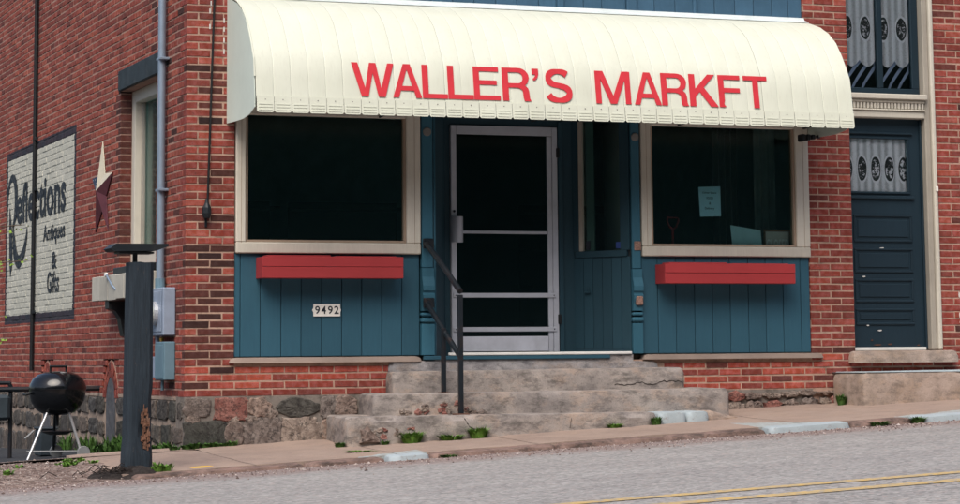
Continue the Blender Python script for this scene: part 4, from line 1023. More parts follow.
for q, (ch, a, b) in enumerate(PL):
    z0, hh = LW+.003*(q/13), LH
    if ch == 'apostrophe': z0, hh = LW+.195, .107
    polys = GL[ch]
    def fn(u, v, d, a=a, b=b, z0=z0, hh=hh):
        p = on_awning(lerp(a, b, u), z0+v*hh); return (p[0], p[1]-d-.0015, p[2])
    part('letter_'+ch, outline_mb(polys, fn), 'letter_red', AW)

# ------------------------------------------------------------------ things on the front
def flower_box(x0, x1, z0, z1, label):
    t = thing('flower_box', ((x0+x1)/2, -.1, z0), label, 'flower box', 'red flower boxes under the shop windows')
    h = (z1-z0)*.52
    mb = MB(); mb.cbox(x0, x1, -.215, -.20, z0, z0+h, .003); part('front_board', mb, 'red_box', t)
    mb = MB(); mb.cbox(x0, x1, -.217, -.20, z0+h+.003, z1, .003); part('front_board', mb, 'red_box', t)
    for x in (x0, x1-.02): mb = MB(); mb.cbox(x, x+.02, -.199, .005, z0, z1-.004, .003); part('end_board', mb, 'red_box', t)
    mb = MB(); mb.box(x0+.021, x1-.021, -.199, .005, z0+.002, z0+.02); part('bottom_board', mb, 'red_box', t)
    mb = MB(); mb.cbox(x0+.06, lerp(x0, x1, .49), -.17, -.02, z1-.012, z1+.014, .004); part('lid', mb, 'red_box', t)
    mb = MB(); mb.cbox(lerp(x0, x1, .53), x1-.05, -.17, -.02, z1-.014, z1+.008, .004); part('lid', mb, 'red_box', t)
flower_box(.645, 1.955, 1.478, 1.668, 'red wooden flower box under the left window, above the house number')
flower_box(4.545, 5.915, 1.44, 1.625, 'red wooden flower box under the right window, right of the entrance')
npl = thing('house_number', (1.30, .0, 1.15), 'white enamel house number plate reading 9492 on blue boards', 'number sign')
mb = MB(); mb.prism([(1.178, 1.145), (1.428, 1.145), (1.428, 1.18), (1.436, 1.2), (1.428, 1.22), (1.428, 1.255), (1.178, 1.255), (1.178, 1.22), (1.166, 1.2), (1.178, 1.18)], lambda u, v, d: (u, d, v), .0, .011); part('plate', mb, 'num_plate', npl)
for ch, x in zip('9492', (1.192, 1.250, 1.312, 1.370)): part('digit', text_mb(ch, lambda u, v, d, x=x: (x+u, -.002-d, 1.166+v), .044, .07, .012), 'ink', npl)

hr = thing('handrail', (2.25, -.85, .27), 'black iron handrail with two posts on the entrance steps', 'handrail')
S_ = .020
def sq(mb, a, b, r_=S_): mb.tube([a, b], r_*1.2, 4); return mb
mb = MB(); mb.cbox(2.24, 2.28, -.87, -.83, .272, 1.315, .003); part('post', mb, 'iron', hr)
mb = MB(); mb.cbox(2.21, 2.248, -.52, -.48, .456, 1.03, .003); part('post', mb, 'iron', hr)
mb = MB(); mb.cbox(2.20, 2.32, -.91, -.79, .268, .284, .004); part('base_plate', mb, 'rust', hr)
mb = MB(); mb.cbox(2.185, 2.275, -.545, -.455, .452, .464, .004); part('base_plate', mb, 'rust', hr)
mb = MB(); mb.tube([(2.225, -.07, 1.80), (2.24, -.45, 1.59), (2.258, -.80, 1.378), (2.26, -.855, 1.345)], .026, 8); part('top_rail', mb, 'iron', hr)
mb = MB(); mb.tube([(2.225, -.07, 1.262), (2.26, -.86, .765)], .024, 8); part('lower_rail', mb, 'iron', hr)
for z in (1.80, 1.262): mb = MB(); mb.cbox(2.20, 2.30, -.075, -.045, z-.045, z+.045, .004); part('wall_bracket', mb, 'iron', hr)

# things in the right-hand window
def at_win(u, v, d): return (u, .020-d, v)
nt_ = thing('paper_note', (5.145, .02, 2.08), 'pale blue printed paper note taped inside the right shop window', 'note')
mb = MB(); mb.prism([(5.042, 2.083), (5.265, 2.090), (5.262, 2.376), (5.030, 2.366)], lambda u, v, d: (u, d, v), .040, .0415); part('sheet', mb, 'paper', nt_)
for s_, x, z, w_, h in (('Carter Space', 5.07, 2.30, .15, .022), ('FOOD', 5.115, 2.252, .07, .022), ('&', 5.14, 2.20, .018, .024), ('Delivery', 5.095, 2.148, .10, .026)):
    part('text', text_mb(s_, lambda u, v, d, x=x, z=z: (x+u, .0385-d*.3, z+v), w_, h, .01), 'ink', nt_)
mb = MB(); vs = []; 
for j in range(7):
    for i in range(9):
        u, v = i/8, j/6; vs.append((lerp(5.418, 5.74, u), .10+.05*v+.010*nz(u*3, v*3, 4), lerp(1.70, lerp(2.012, 1.965, u), v)))
mb.add(vs, [(j*9+i, j*9+i+1, (j+1)*9+i+1, (j+1)*9+i) for j in range(6) for i in range(8)])
b0 = len(mb.v); mb.v += [(x, y+.002, z) for x, y, z in vs]; mb.f += [tuple(b0+q for q in f[::-1]) for f in mb.f[:48]]
tag(part('blue_paper', mb, 'paper_teal', fix=False), 'crumpled light blue paper leaning beside the closed sign in the window', 'paper')
cs = thing('closed_sign', (5.9, .12, 1.70), 'framed CLOSED sign leaning in the corner of the right shop window', 'sign')
mb = MB(); mb.box(5.775, 6.03, .118, .122, 1.72, 1.952); part('board', mb, 'sign_face', cs)
part('frame', frame(MB(), 5.757, 6.05, 1.70, 1.972, .020, .108, .128), 'sign_frame', cs)
part('text', text_mb('CLOSED', lambda u, v, d: (5.785+u, .116-d*.3, 1.765+v), .245, .115, .012), 'sign_letter', cs)
sh = thing('shovel_handle', (4.79, .12, 1.70), 'red plastic shovel grip standing behind the right shop window', 'shovel')
mb = MB(); mb.tube([(4.735, .12, 2.075), (4.845, .12, 2.072), (4.85, .12, 2.04), (4.825, .12, 1.985), (4.79, .12, 1.965), (4.755, .12, 1.988), (4.732, .12, 2.04), (4.735, .12, 2.075)], .011, 8); part('grip', mb, 'red_plastic', sh)
mb = MB(); mb.tube([(4.79, .12, 1.97), (4.782, .12, 1.70)], .013, 8); part('shaft', mb, 'red_plastic', sh)

# black cable and fitting on the front pier
cb = thing('hanging_cable', (.19, -.02, 2.0), 'black cable with a dark fitting running down the left brick pier', 'cable')
mb = MB(); mb.tube([(.262, -.012, 4.9), (.248, -.014, 3.96), (.228, -.016, 3.3), (.212, -.014, 2.7), (.195, -.016, 2.15)], .010, 8); part('cable', mb, 'black_plastic', cb)
mb = MB(); mb.lathe([(.0, .0), (.03, .01), (.042, .05), (.040, .10), (.02, .14), (.012, .18)], (.183, -.035, 2.0), 12); part('fitting', mb, 'black_paint', cb)
mb = MB(); mb.cbox(.172, .194, -.012, .0, 1.93, 2.02, .004); part('clip', mb, 'iron', cb)
# white paint splashes
rr = random.Random(2)
for (x, z) in ((.205, 3.86), (.205, 3.72), (.335, 3.78), (.335, 3.70), (.335, 3.60), (.335, 3.50), (.215, 3.93)):
    mb = MB(); mb.box(x, x+.012, -.004, .0, z-.022, z+.022); part('paint_mark', mb, 'white_paint_spot', front_wall)
for q in range(9):
    x = 7.86+rr.uniform(-.015, .015); z = .80+q*.068; mb = MB(); P = [(x+rr.uniform(.006, .02)*math.cos(a), z+rr.uniform(.015, .04)*math.sin(a)) for a in [i*1.047 for i in range(6)]]
    mb.prism(P, lambda u, v, d: (u, d, v), -.005, .0); part('paint_mark', mb, 'white_paint_spot', front_wall)

# ------------------------------------------------------------------ things on the side wall
cd = thing('conduit', (-.05, .84, 1.41), 'grey metal conduit pipe running up the side wall to the electric meter', 'pipe')
PX, PY = -.055, .70
mb = MB(); mb.tube([(PX, PY, 1.44), (PX, PY, 6.5)], .036, 14); mb.sm = True; part('pipe', mb, 'galv', cd)
mb = MB(); mb.tube([(PX, PY, 1.40), (PX, PY, 1.50)], .046, 14); part('hub', mb, 'meter2', cd)
for z in (3.50, 2.30): mb = MB(); mb.cbox(PX-.036, .0, PY-.075, PY+.075, z-.012, z+.012, .004); part('strap', mb, 'galv', cd)
em = thing('electric_meter', (-.06, .6, .98), 'grey electric meter box with round meter on the side wall', 'meter')
mb = MB(); mb.cbox(-.115, -.002, .325, .86, .985, 1.41, .008); part('box', mb, 'meter', em)
mb = MB(); mb.cbox(-.122, -.116, .38, .80, 1.02, 1.38, .003); part('cover', mb, 'meter', em)
mb = MB(); mb.lathe([(.0, -.24), (.055, -.24), (.078, -.225), (.082, -.17), (.085, -.168), (.09, -.165), (.09, -.12)], (0, .58, 1.185), 24, 'X'); mb.sm = True; part('meter_glass', mb, simple('meter_glass', (.42, .44, .42), .15, .2, bump=0), em)
mb = MB(); mb.lathe([(.095, -.16), (.105, -.155), (.105, -.12), (.095, -.12)], (0, .58, 1.185), 24, 'X'); part('ring', mb, 'leg_alu', em)
eb = thing('switch_box', (-.06, .55, .59), 'blue grey switch box on the side wall below the electric meter', 'electric box')
mb = MB(); mb.cbox(-.105, -.002, .33, .66, .592, .93, .006); part('box', mb, 'meter2', eb)
mb = MB(); mb.cbox(-.112, -.106, .345, .645, .61, .90, .003); part('cover', mb, 'meter2', eb)
mb = MB(); mb.cbox(-.09, -.002, .74, .86, .61, .80, .006); part('side_box', mb, 'meter', eb)
mb = MB(); mb.tube([(-.05, .80, .80), (-.05, .80, .985)], .022, 10); part('conduit', mb, 'meter', eb)
mb = MB(); mb.tube([(-.05, .60, .50), (-.05, .60, .592)], .014, 8); part('stub', mb, 'meter2', eb)
mb = MB(); mb.lathe([(0, 0), (.02, .0), (.024, .03), (.0, .04)], (-.06, .60, .935), 10); part('brass_nut', mb, simple('brass_nut', (.45, .28, .07), .4, .5, bump=0), eb)
sc = thing('wall_cable', (-.02, 6.97, .66), 'black vertical cable crossing the painted wall sign', 'cable')
mb = MB(); mb.tube([(-.03, 6.97, .66), (-.03, 6.97, 6.8)], .024, 8); part('cable', mb, 'black_plastic', sc)
for z in (3.3, 2.72, 1.32): mb = MB(); mb.cbox(-.04, .0, 6.93, 7.05, z-.02, z+.02, .004); part('clip', mb, 'black_paint', sc)

# barn star
stt = thing('barn_star', (-.05, 3.4, 2.05), 'painted metal barn star in flag colours hung on the side wall', 'wall star')
cY, cZ, RO, RI = 3.41, 2.47, .50, .205
rng = []
for k in range(10):
    a = math.pi/2+k*math.pi/5; rad = RO if k % 2 == 0 else RI; rng.append((cY-rad*math.cos(a)*-1*-1, cZ+rad*math.sin(a)))
# k=0 top; then towards the viewer's left (larger Y)
rng = []
for k in range(10):
    a = k*math.pi/5; rad = RO if k % 2 == 0 else RI; rng.append((cY+rad*math.sin(a), cZ+rad*math.cos(a)))
cream = simple('star_cream', (.52, .48, .38), .6, var=.1, bump=.05); maroon = simple('star_maroon', (.10, .028, .038), .6, var=.25, bump=.05)
def navy_stars():
    k = NT('star_navy'); p = k.pos(); c = k.mix(k.ramp(k.vor(p, 26), [(.16, 1.), (.24, 0.)]), (.014, .022, .045), (.45, .45, .42)); return k.set(c, .6, 0, .3)
navy_s = navy_stars(); fc = [navy_s, navy_s, navy_s, navy_s, maroon, maroon, maroon, maroon, cream, cream]; fc = [cream, navy_s, navy_s, navy_s, maroon, maroon, maroon, maroon, cream, cream]
for k in range(10):
    a, b = rng[k], rng[(k+1) % 10]; mb = MB(); mb.add([(-.012, a[0], a[1]), (-.012, b[0], b[1]), (-.075, cY, cZ), (-.004, a[0], a[1]), (-.004, b[0], b[1]), (-.064, cY, cZ)], [(0, 1, 2), (3, 5, 4), (0, 3, 4, 1)]); part('facet', mb, fc[k], stt)

# weathered shelf box with bracket below the side window
bxw = thing('window_box', (-.12, 1.9, 1.34), 'flaking white wooden box on a black bracket below the side window', 'window box')
mb = MB(); mb.cbox(-.21, -.02, .80, 2.88, 1.345, 1.575, .006); part('box', mb, 'box_white', bxw)
yb = .80
for q, ye in enumerate([1.12, 1.45, 1.80, 2.14, 2.50, 2.86]): 
    mb = MB(); mb.cbox(-.222+.003*(q % 2), -.2101, yb+.004, ye-.004, 1.335+.004*(q % 3), 1.57+.006*(q % 2), .004); part('board', mb, 'box_white', bxw); yb = ye
mb = MB(); mb.prism([(-.20, 1.333), (-.02, 1.333), (-.02, .99), (-.05, 1.0), (-.07, 1.09), (-.085, 1.17), (-.13, 1.235), (-.20, 1.262)], lambda u, v, d: (u, d, v), 2.18, 2.34); part('bracket', mb, 'black_paint', bxw)
mb = MB(); mb.prism([(-.20, 1.333), (-.02, 1.333), (-.02, .99), (-.05, 1.0), (-.07, 1.09), (-.085, 1.17), (-.13, 1.235), (-.20, 1.262)], lambda u, v, d: (u, d, v), 1.0, 1.12); part('bracket', mb, 'black_paint', bxw)
mb = MB(); mb.lathe([(0, -.03), (.02, -.03), (.022, .0)], (-.225, 2.13, 1.58), 10, 'X'); part('insulator', mb, 'white_strip', bxw)
mb = MB(); mb.tube([(-.235, 2.12, 1.58), (-.25, 2.0, 1.55), (-.24, 1.85, 1.47), (-.20, 1.75, 1.40)], .010, 8); part('wire', mb, 'galv', bxw)

# painted lettering on the side-wall sign (viewer's left is larger Y)
lt = thing('wall_lettering', (-.01, 6.9, 1.5), 'dark painted lettering Reflections Antiques and Gifts on whitewashed brick', 'lettering')
def sgn(y0, z0, sk=0.): return lambda u, v, d: (-.0045-d*.3, y0-u-sk*v, z0+v)
part('word', text_mb('eflections', sgn(8.20, 2.375), 2.92, .475, .028), 'paint_dark', lt)
part('word', text_mb('Antiques', sgn(6.53, 2.045), 1.22, .235, .024), 'paint_dark', lt)
part('word', text_mb('&', sgn(6.03, 1.775), .30, .19, .024), 'paint_dark', lt)
part('word', text_mb('Gifts', sgn(6.27, 1.515), .68, .235, .024), 'paint_dark', lt)
def swirl(pts, hw):
    L_, R_ = [], []
    for i, (y, z) in enumerate(pts):
        a = pts[max(0, i-1)]; c = pts[min(len(pts)-1, i+1)]; ty, tz = c[0]-a[0], c[1]-a[1]; l = math.hypot(ty, tz) or 1; h = hw[i]
        L_.append((-(y-tz/l*h), z+ty/l*h*.6)); R_.append((-(y+tz/l*h), z-ty/l*h*.6))
    return L_+R_[::-1]
def smooth(pts, n=6):
    out = []
    for i in range(len(pts)-1):
        p0, p1, p2, p3 = pts[max(0, i-1)], pts[i], pts[i+1], pts[min(len(pts)-1, i+2)]
        for k in range(n):
            t = k/n; out.append(tuple(.5*(2*p1[q]+(p2[q]-p0[q])*t+(2*p0[q]-5*p1[q]+4*p2[q]-p3[q])*t*t+(3*p1[q]-p0[q]-3*p2[q]+p3[q])*t**3) for q in range(len(p1))))
    out.append(pts[-1]); return out
fsg = lambda u, v, d: (-.0045-d*.3, -u, v)
for st in ([(8.66, 2.60, .01), (8.62, 2.45, .06), (8.56, 2.2, .10), (8.54, 1.95, .09), (8.55, 1.78, .02)],
           [(8.82, 2.42, .015), (8.83, 2.62, .04), (8.74, 2.85, .06), (8.55, 2.955, .07), (8.34, 2.90, .09), (8.24, 2.70, .10), (8.30, 2.48, .08), (8.46, 2.36, .03)],
           [(8.44, 2.40, .02), (8.36, 2.22, .07), (8.26, 2.03, .12), (8.02, 1.93, .13), (7.74, 2.02, .10), (7.56, 2.20, .05), (7.52, 2.32, .01)]):
    s_ = smooth(st); part('swash', outline_mb([swirl([(a, b) for a, b, c in s_], [c for a, b, c in s_])], fsg), 'paint_dark', lt)

# ------------------------------------------------------------------ post with tray, soil round its foot
ps = thing('wooden_post', (-.815, -1.80, -.09), 'old dark blue timber post with a tray on top, at the kerb', 'post')
mb = MB(); nseg = 26; n = 16; vs = []
for k in range(nseg+1):
    t = k/nseg; z = lerp(-.18, 1.545, t); ww = lerp(.106, .099, t)
    for q in range(n):
        a = 2*math.pi*(q+.5)/n; c_, s_ = math.cos(a), math.sin(a); f_ = 1/max(abs(c_), abs(s_)); f_ = min(f_, 1.22)
        rr_ = ww*f_*(1+.035*nz(c_*1.5, s_*1.5, z*1.3+4))
        if z < .55 and c_ > .15 and s_ < -.35: rr_ -= .035*max(0, 1-abs(z-.22)/.36)*(1+nz(c_*6, s_*6, z*9))
        if z < .1: rr_ += .012*(1-z*5 if z > 0 else 1)
        vs.append((-.833+.010*t+rr_*c_, -1.80+rr_*s_, z+(.008*nz(c_*4, s_*4, 8) if k == nseg else 0)))
mb.add(vs, [(k*n+q, k*n+(q+1) % n, (k+1)*n+(q+1) % n, (k+1)*n+q) for k in range(nseg) for q in range(n)]+[tuple(nseg*n+q for q in range(n))]); mb.sm = True
part('timber', mb, 'post', ps)
rr = random.Random(6); mb = MB()
for q in range(46):
    z = rr.uniform(.06, .40); x = -.785+rr.uniform(-.035, .03); h = rr.uniform(.025, .07); w_ = rr.uniform(.008, .02)
    if abs(z-.23) > .15 and abs(x+.785) > .02: continue
    mb.prism([(x-w_/2, z-h/2), (x+w_/2, z-h/2), (x+w_*.3, z+h/2), (x-w_*.2, z+h*.4)], lambda u, v, d: (u, d, v), -1.892-rr.uniform(0, .010), -1.87)
part('split_wood', mb, 'wood_raw', ps)
mb = MB(); mb.tube([(-.862, -1.80, 1.54), (-.862, -1.80, 1.63)], .020, 8); part('stem', mb, 'iron', ps)
mb = MB(); mb.prism([(-1.09, 1.652), (-1.06, 1.628), (-.72, 1.634), (-.62, 1.670), (-.618, 1.690), (-1.04, 1.690)], lambda u, v, d: (u, d, v), -1.93, -1.66); part('tray', mb, 'black_paint', ps)
mb = MB(); mb.box(-1.01, -.73, -1.90, -1.70, 1.612, 1.627); part('tray_cleat', mb, 'black_paint', ps)
rr = random.Random(9); mb = MB(); vs = []; NR, NA = 7, 28
for k in range(NR):
    for q in range(NA):
        a = 2*math.pi*q/NA; t = k/(NR-1); rx = .45*t*(1.0 if math.cos(a) < 0 else .42)*(1+.25*nz(math.cos(a)*2, math.sin(a)*2, 3)); ry = .24*t
        x, y = -.84+rx*math.cos(a), -1.86+ry*math.sin(a); base = (z_verge(x, y) if x < -.95 else z_walk(x, y))
        vs.append((x, y, base+(.05*(1-t)**.7+.014*nz(x*9, y*9, 5))*(1 if t < .99 else 0)-(.03 if t > .99 else 0)))
mb.add(vs, [(k*NA+q, k*NA+(q+1) % NA, (k+1)*NA+(q+1) % NA, (k+1)*NA+q) for k in range(NR-1) for q in range(NA)])
stuff(tag(part('soil_heap', mb, 'soil'), 'dark soil heaped round the foot of the timber post', 'soil'))
rr = random.Random(12); mb = MB()
for q in range(40):
    x = -.9-abs(rr.gauss(0, .2)); y = -1.9+rr.uniform(-.12, .16); z = z_walk(x, y)+rr.uniform(.0, .03); a = rr.uniform(-.6, .6); l = rr.uniform(.05, .16)
    mb.tube([(x, y, z), (x+l*.5*math.cos(a), y+l*.5*math.sin(a), z+rr.uniform(.01, .06)), (x+l*math.cos(a), y+l*math.sin(a), z+rr.uniform(-.01, .03))], .004, 4)
stuff(tag(part('dead_twigs', mb, 'soil'), 'dark dead twigs strewn left of the timber post foot', 'twigs'))

# ------------------------------------------------------------------ kettle grill
GX, GY, GZ = -.675, 2.2, -.15
gr_ = thing('kettle_grill', (GX, GY, GZ), 'black kettle charcoal grill on aluminium legs by the side wall', 'grill')
n = 40
bowl = [(.0, .258), (.09, .262), (.16, .285), (.215, .33), (.25, .39), (.262, .45), (.266, .500), (.26, .502)]
mb = MB(); mb.lathe([(r_, z) for r_, z in bowl], (GX, GY, 0), n); mb.sm = True; part('bowl', mb, 'enamel', gr_)
lid = [(.27, .498), (.272, .512), (.262, .55), (.235, .60), (.19, .638), (.13, .660), (.06, .670), (.0, .672)]
mb = MB(); mb.lathe([(r_, z) for r_, z in lid], (GX, GY, 0), n); mb.sm = True; part('lid', mb, 'enamel', gr_)
mb = MB(); mb.tube([(GX-.075, GY-.02, .665), (GX-.075, GY-.02, .712)], .010, 8); mb.tube([(GX+.075, GY-.02, .665), (GX+.075, GY-.02, .712)], .010, 8); mb.cbox(GX-.085, GX+.085, GY-.045, GY+.005, .705, .728, .008); part('lid_handle', mb, 'black_plastic', gr_)
mb = MB(); mb.lathe([(0, .664), (.035, .666), (.035, .672), (0, .674)], (GX+.03, GY-.12, -.01), 14); part('vent', mb, 'leg_alu', gr_)
mb = MB(); mb.tube([(GX-.265, GY-.06, .47), (GX-.31, GY-.06, .455), (GX-.31, GY+.06, .455), (GX-.265, GY+.06, .47)], .012, 8); part('bowl_handle', mb, 'black_plastic', gr_)
def leg(a, b): mb = MB(); mb.tube([a, b], .0135, 10); part('leg', mb, 'leg_alu', gr_)
leg((GX-.115, GY-.10, .285), (GX-.305, GY-.16, GZ)); leg((GX+.09, GY-.12, .285), (GX+.195, GY-.17, GZ+.075))
mb = MB(); mb.tube([(GX+.01, GY+.15, .285), (GX+.02, GY+.27, GZ+.06)], .0135, 10); o = part('leg', mb, 'black_paint', gr_); o['label'] = 'rear leg, coloured black for shade'  # black stands for shade on this leg, like the others aluminium
for (x, y) in ((GX+.215, GY-.185), (GX+.045, GY+.27)):
    wh = link('wheel', None, gr_, (x, y, GZ))
    mb = MB(); mb.lathe([(.043, -.018), (.058, -.018), (.062, -.010), (.062, .010), (.058, .018), (.043, .018)], (x, y, GZ+.062), 24, 'Y'); part('tyre', mb, 'tyre_grey', wh)
    mb = MB(); mb.lathe([(.0, -.014), (.044, -.014), (.044, .014), (.0, .014)], (x, y, GZ+.062), 20, 'Y'); part('hub', mb, 'black_plastic', wh)
mb = MB(); mb.tube([(GX, GY, .16), (GX, GY, .262)], .016, 8); part('ash_stem', mb, 'black_paint', gr_)
mb = MB(); mb.lathe([(.0, .075), (.08, .078), (.15, .105), (.155, .112), (.145, .112), (.0, .09)], (GX, GY-.01, 0), 26); mb.sm = True; part('ash_pan', mb, 'black_paint', gr_)
mb = MB()
for q in range(5): mb.tube([(GX-.27+.0, GY-.14+.06*q, GZ+.075), (GX+.19, GY-.16+.06*q, GZ+.075)], .005, 6)
part('wire_rack', mb, 'tyre_grey', gr_)

bn = thing('storage_bin', (-.57, 3.2, -.17), 'small dark bin standing behind the kettle grill', 'bin')
mb = MB(); mb.cbox(-.66, -.50, 3.1, 3.4, z_yard(-.5, 3.2), .10, .012); part('body', mb, simple('dark_bin', (.022, .032, .042), .6), bn)
mb = MB(); mb.cbox(-.67, -.49, 3.09, 3.41, .101, .125, .008); part('lid', mb, simple('dark_bin_lid', (.03, .04, .05), .6), bn)
mb = MB(); mb.tube([(-.84, 2.95, .02), (-.80, 2.97, .05), (-.745, 3.0, .095)], .012, 6); o = tag(part('folded_tool', mb, 'tyre_grey'), 'short grey metal rod leaning left of the grill', 'rod')
gm = thing('gas_meter', (-1.0, 3.5, -.2), 'dark utility meter with pipes at the left edge, behind the grill', 'meter')
mb = MB(); mb.cbox(-1.16, -.90, 3.40, 3.62, .19, .44, .03); part('meter_body', mb, simple('meter_dark', (.035, .050, .062), .55), gm)
mb = MB(); mb.tube([(-1.6, 3.5, .56), (-.90, 3.5, .555), (-.885, 3.5, .52), (-.885, 3.5, .0), (-.885, 3.5, -.2)], .022, 8); part('pipe', mb, 'iron', gm)
mb = MB(); mb.tube([(-1.6, 3.48, .495), (-.30, 3.48, .49), (.05, 3.48, .49)], .026, 8); part('pipe', mb, 'iron', gm)
mb = MB(); mb.tube([(-1.03, 3.5, .44), (-1.03, 3.5, .49)], .018, 8); part('union', mb, 'iron', gm)

# ------------------------------------------------------------------ plants
def weed_mb(cx, cy, z, n, rad, h, seed, w_=.012):
    rr = random.Random(seed); mb = MB()
    for q in range(n):
        a = rr.uniform(0, 6.28); d = rad*math.sqrt(rr.random())*.55; x, y = cx+d*math.cos(a), cy+d*math.sin(a)*.6
        hh = h*rr.uniform(.45, 1.0); le = rad*rr.uniform(.2, .75); ww = w_*rr.uniform(.6, 1.4); px, py = -math.sin(a)*ww, math.cos(a)*ww
        p1 = (x+le*.4*math.cos(a), y+le*.4*math.sin(a)*.7, z+hh*.65); p2 = (x+le*math.cos(a), y+le*math.sin(a)*.7, z+hh*rr.uniform(.75, 1.05))
        mb.add([(x-px*.5, y-py*.5, z-.01), (x+px*.5, y+py*.5, z-.01), (p1[0]+px, p1[1]+py, p1[2]), (p1[0]-px, p1[1]-py, p1[2]), p2], [(0, 1, 2, 3), (3, 2, 4)])
    return mb
def zf(x, y): return z_walk(x, y)
wl2 = [(1.72, -1.10, 150, .13, .115, 'weed', 'bright green weed clump below the handrail, left of the wider tuft'), (2.08, -1.10, 110, .15, .06, 'weed', 'low green weed tuft between the two weed clumps at the bottom step'),
       (2.33, -1.10, 130, .12, .11, 'weed', 'bright green weed clump at the bottom step directly right of the handrail foot'), (1.10, -1.02, 60, .06, .05, 'weed_dark', 'small weed at the left end of the bottom step'),
       (1.48, -1.09, 50, .05, .04, 'weed_dark', 'tiny weed beside the fallen stone chip at the bottom step'), (3.62, -1.08, 60, .09, .05, 'weed', 'low weed by the bottom step, left of the darker one'),
       (4.02, -1.09, 70, .07, .085, 'weed_dark', 'small weed against the pale painted step blocks'), (6.33, -.30, 70, .07, .11, 'weed_dark', 'dark weed growing at the left end of the side door step'),
       (1.08, -1.62, 60, .16, .02, 'weed', 'flat weed in the pavement joint in front of the steps'), (6.0, -2.24, 70, .09, .07, 'weed_dark', 'weed at the kerb beside the right painted kerb stone'), (5.62, -2.24, 70, .12, .05, 'weed_dark', 'low weed along the unpainted kerb at right'),
       (1.63, -2.24, 50, .10, .03, 'weed_dark', 'thin weed at the kerb right of the short painted kerb stone')]
for q, (x, y, n, rad, h, m_, lb) in enumerate(wl2):
    tag(part('weed', weed_mb(x, y, (zf(x, y) if y > -2.2 else z_road(x, y)), int(n*1.8), rad, h, q, .007), m_, fix=False), lb, 'weed')
mb = MB(); rr = random.Random(31)
for q in range(20): x = rr.uniform(-.1, .42); m2 = weed_mb(x, -.05-.02*rr.random(), z_walk(x, -.05), 26, .07, rr.uniform(.03, .06), q+60); mb.add(m2.v, m2.f)
for q in range(46):
    y = rr.uniform(.1, 5.0) if q < 34 else rr.uniform(1.4, 2.6); x = -.04-rr.random()*.10; m2 = weed_mb(x, y, z_yard(x, y), 26, .10, rr.uniform(.05, .22) if y > 1.2 else rr.uniform(.04, .1), q+160, .010); mb.add(m2.v, m2.f)
stuff(tag(part('wall_weeds', mb, 'weed_dark', fix=False), 'green weeds growing along the foot of the side wall', 'weeds'))
mb = MB()
for q in range(16):
    x = rr.uniform(-2.0, -.9); y = rr.uniform(-2.1, -.1)
    if q > 5: x = rr.uniform(-1.25, -.98); y = rr.uniform(-.9, -.2)
    m2 = weed_mb(x, y, z_verge(x, y), 14, .06, rr.uniform(.02, .05), q+400); mb.add(m2.v, m2.f)
for q in range(6): x = -.72+rr.uniform(-.02, .12); y = -1.98+rr.uniform(-.05, .03); m2 = weed_mb(x, y, z_walk(x, y)+.01, 16, .06, rr.uniform(.03, .08), q+600); mb.add(m2.v, m2.f)
stuff(tag(part('verge_grass', mb, 'weed', fix=False), 'sparse grass tufts on the gravel verge and at the post', 'grass'))

# young tree whose twigs reach in at the left edge
tr = thing('young_tree', (-2.6, -1.0, -.15), 'young tree at the left edge with pale spring leaves', 'tree')
mb = MB(); mb.tube([(-2.6, -1.0, -.3), (-2.62, -1.02, .6), (-2.58, -.98, 1.5), (-2.63, -1.0, 2.6), (-2.6, -1.03, 3.6)], [.05, .042, .034, .024, .012], 8); mb.sm = True; part('trunk', mb, 'bark', tr)
rr = random.Random(50); LM = MB(); BR = MB()
brs = [((-2.59, -.98, 1.45), (-2.1, -1.0, 1.80), (-1.60, -1.0, 1.88)), ((-2.6, -1.0, 1.15), (-2.1, -1.02, 1.50), (-1.57, -1.0, 1.59)), ((-2.6, -1.0, .8), (-2.2, -.98, 1.1), (-1.74, -1.0, 1.14)), ((-2.6, -1.0, .5), (-2.1, -1.0, .88), (-1.735, -1.0, .95)),
       ((-2.62, -1, 2.2), (-3.1, -.9, 2.6), (-3.4, -.8, 3.0)), ((-2.6, -1, 2.7), (-2.4, -1.4, 3.2), (-2.35, -1.6, 3.6)), ((-2.6, -1, 1.8), (-3.0, -1.3, 2.2), (-3.2, -1.6, 2.5)), ((-2.6, -1, 3.3), (-2.5, -.8, 3.8), (-2.45, -.7, 4.1)), ((-2.6, -1, 1.2), (-2.9, -.7, 1.6), (-3.2, -.5, 1.9))]
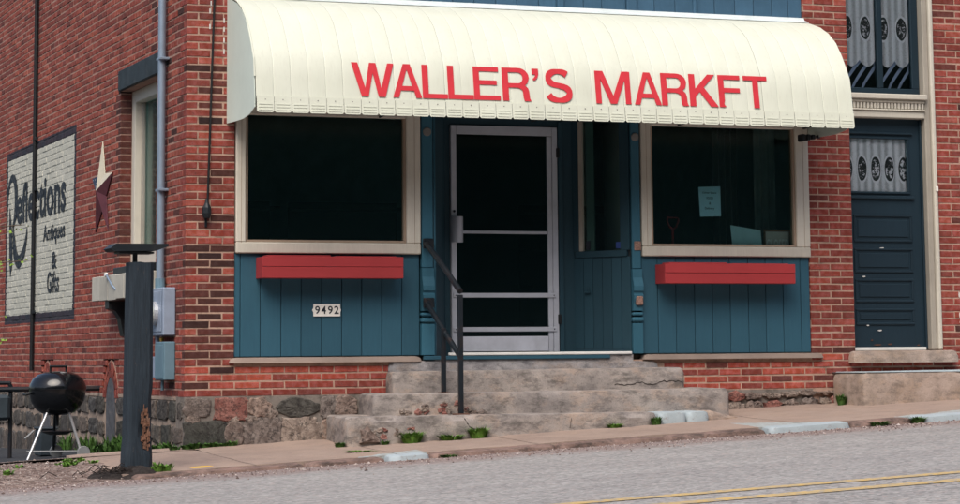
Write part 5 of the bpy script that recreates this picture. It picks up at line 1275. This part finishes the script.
for bi, br in enumerate(brs):
    s_ = smooth([tuple(p) for p in br], 6); BR.tube(s_, [lerp(.010, .003, i/(len(s_)-1)) for i in range(len(s_))], 5)
    for q in range(44 if bi > 3 else 26):
        t = rr.uniform(.45, 1.02); i = min(int(t*(len(s_)-1)), len(s_)-1); p = Vector(s_[i])+Vector((rr.gauss(0, .03), rr.gauss(0, .04), rr.gauss(-.005, .022)))
        if bi < 4 and p.x > -1.55: continue
        a = rr.uniform(0, 6.28); l = rr.uniform(.022, .042); d = Vector((math.cos(a), math.sin(a)*.6, rr.uniform(-.5, .3))).normalized(); sx = d.orthogonal().normalized(); sx = (sx+Vector((0, 0, rr.uniform(-1, 1)))).normalized()
        LM.add([p, p+d*l*.45+sx*l*.38, p+d*l, p+d*l*.45-sx*l*.38], [(0, 1, 2, 3)])
part('branches', BR, 'bark', tr); stuff(part('crown', LM, 'leaf_bright', tr, fix=False))

# wooded bank on the far side of the street, behind the photographer: unseen, what the windows reflect, raised to block low sky
hb = part('raised_wooded_bank', sheet(fr(-110, 130, 60), [-80, -60, -50, -42, -36, -31], lambda x, y: .045*x-.6+max(0, (-31-y))*.85+1.2*nz(x, y, 2, .15)), 'foliage_far', loc=(0, -40, 0)); struct(hb)
rr = random.Random(70); mb = MB()
for q in range(60000):
    x = rr.uniform(-90, 110); k = rr.random(); y = -33-18*k; top = 15+4*nz(x*.12, y*.12, 1)*2+18*k
    z = .045*x-.5+top*rr.random()**.8; s = rr.uniform(.28, .62)
    a = Vector((rr.gauss(0, 1), rr.gauss(0, 1), rr.gauss(0, 1))).normalized(); b = a.orthogonal().normalized(); c = Vector((x, y, z))
    mb.add([c-a*s, c-b*s*.7, c+a*s, c+b*s*.7], [(0, 1, 2, 3)])
for q in range(9000):      # trees added at the street's lower end too, to block bright horizon sky
    x = -48-14*rr.random(); y = rr.uniform(-33, 30); z = .045*x-.5+13*rr.random()**.8*(1+.4*nz(y*.1, 3, 1)); s = rr.uniform(.35, .7)
    a = Vector((rr.gauss(0, 1), rr.gauss(0, 1), rr.gauss(0, 1))).normalized(); b = a.orthogonal().normalized(); c = Vector((x, y, z))
    mb.add([c-a*s, c-b*s*.7, c+a*s, c+b*s*.7], [(0, 1, 2, 3)])
stuff(tag(part('woodland', mb, 'foliage_far', fix=False), 'dark woodland added unseen across the street, tall to block low sky, mirrored in the shop windows', 'woodland'))
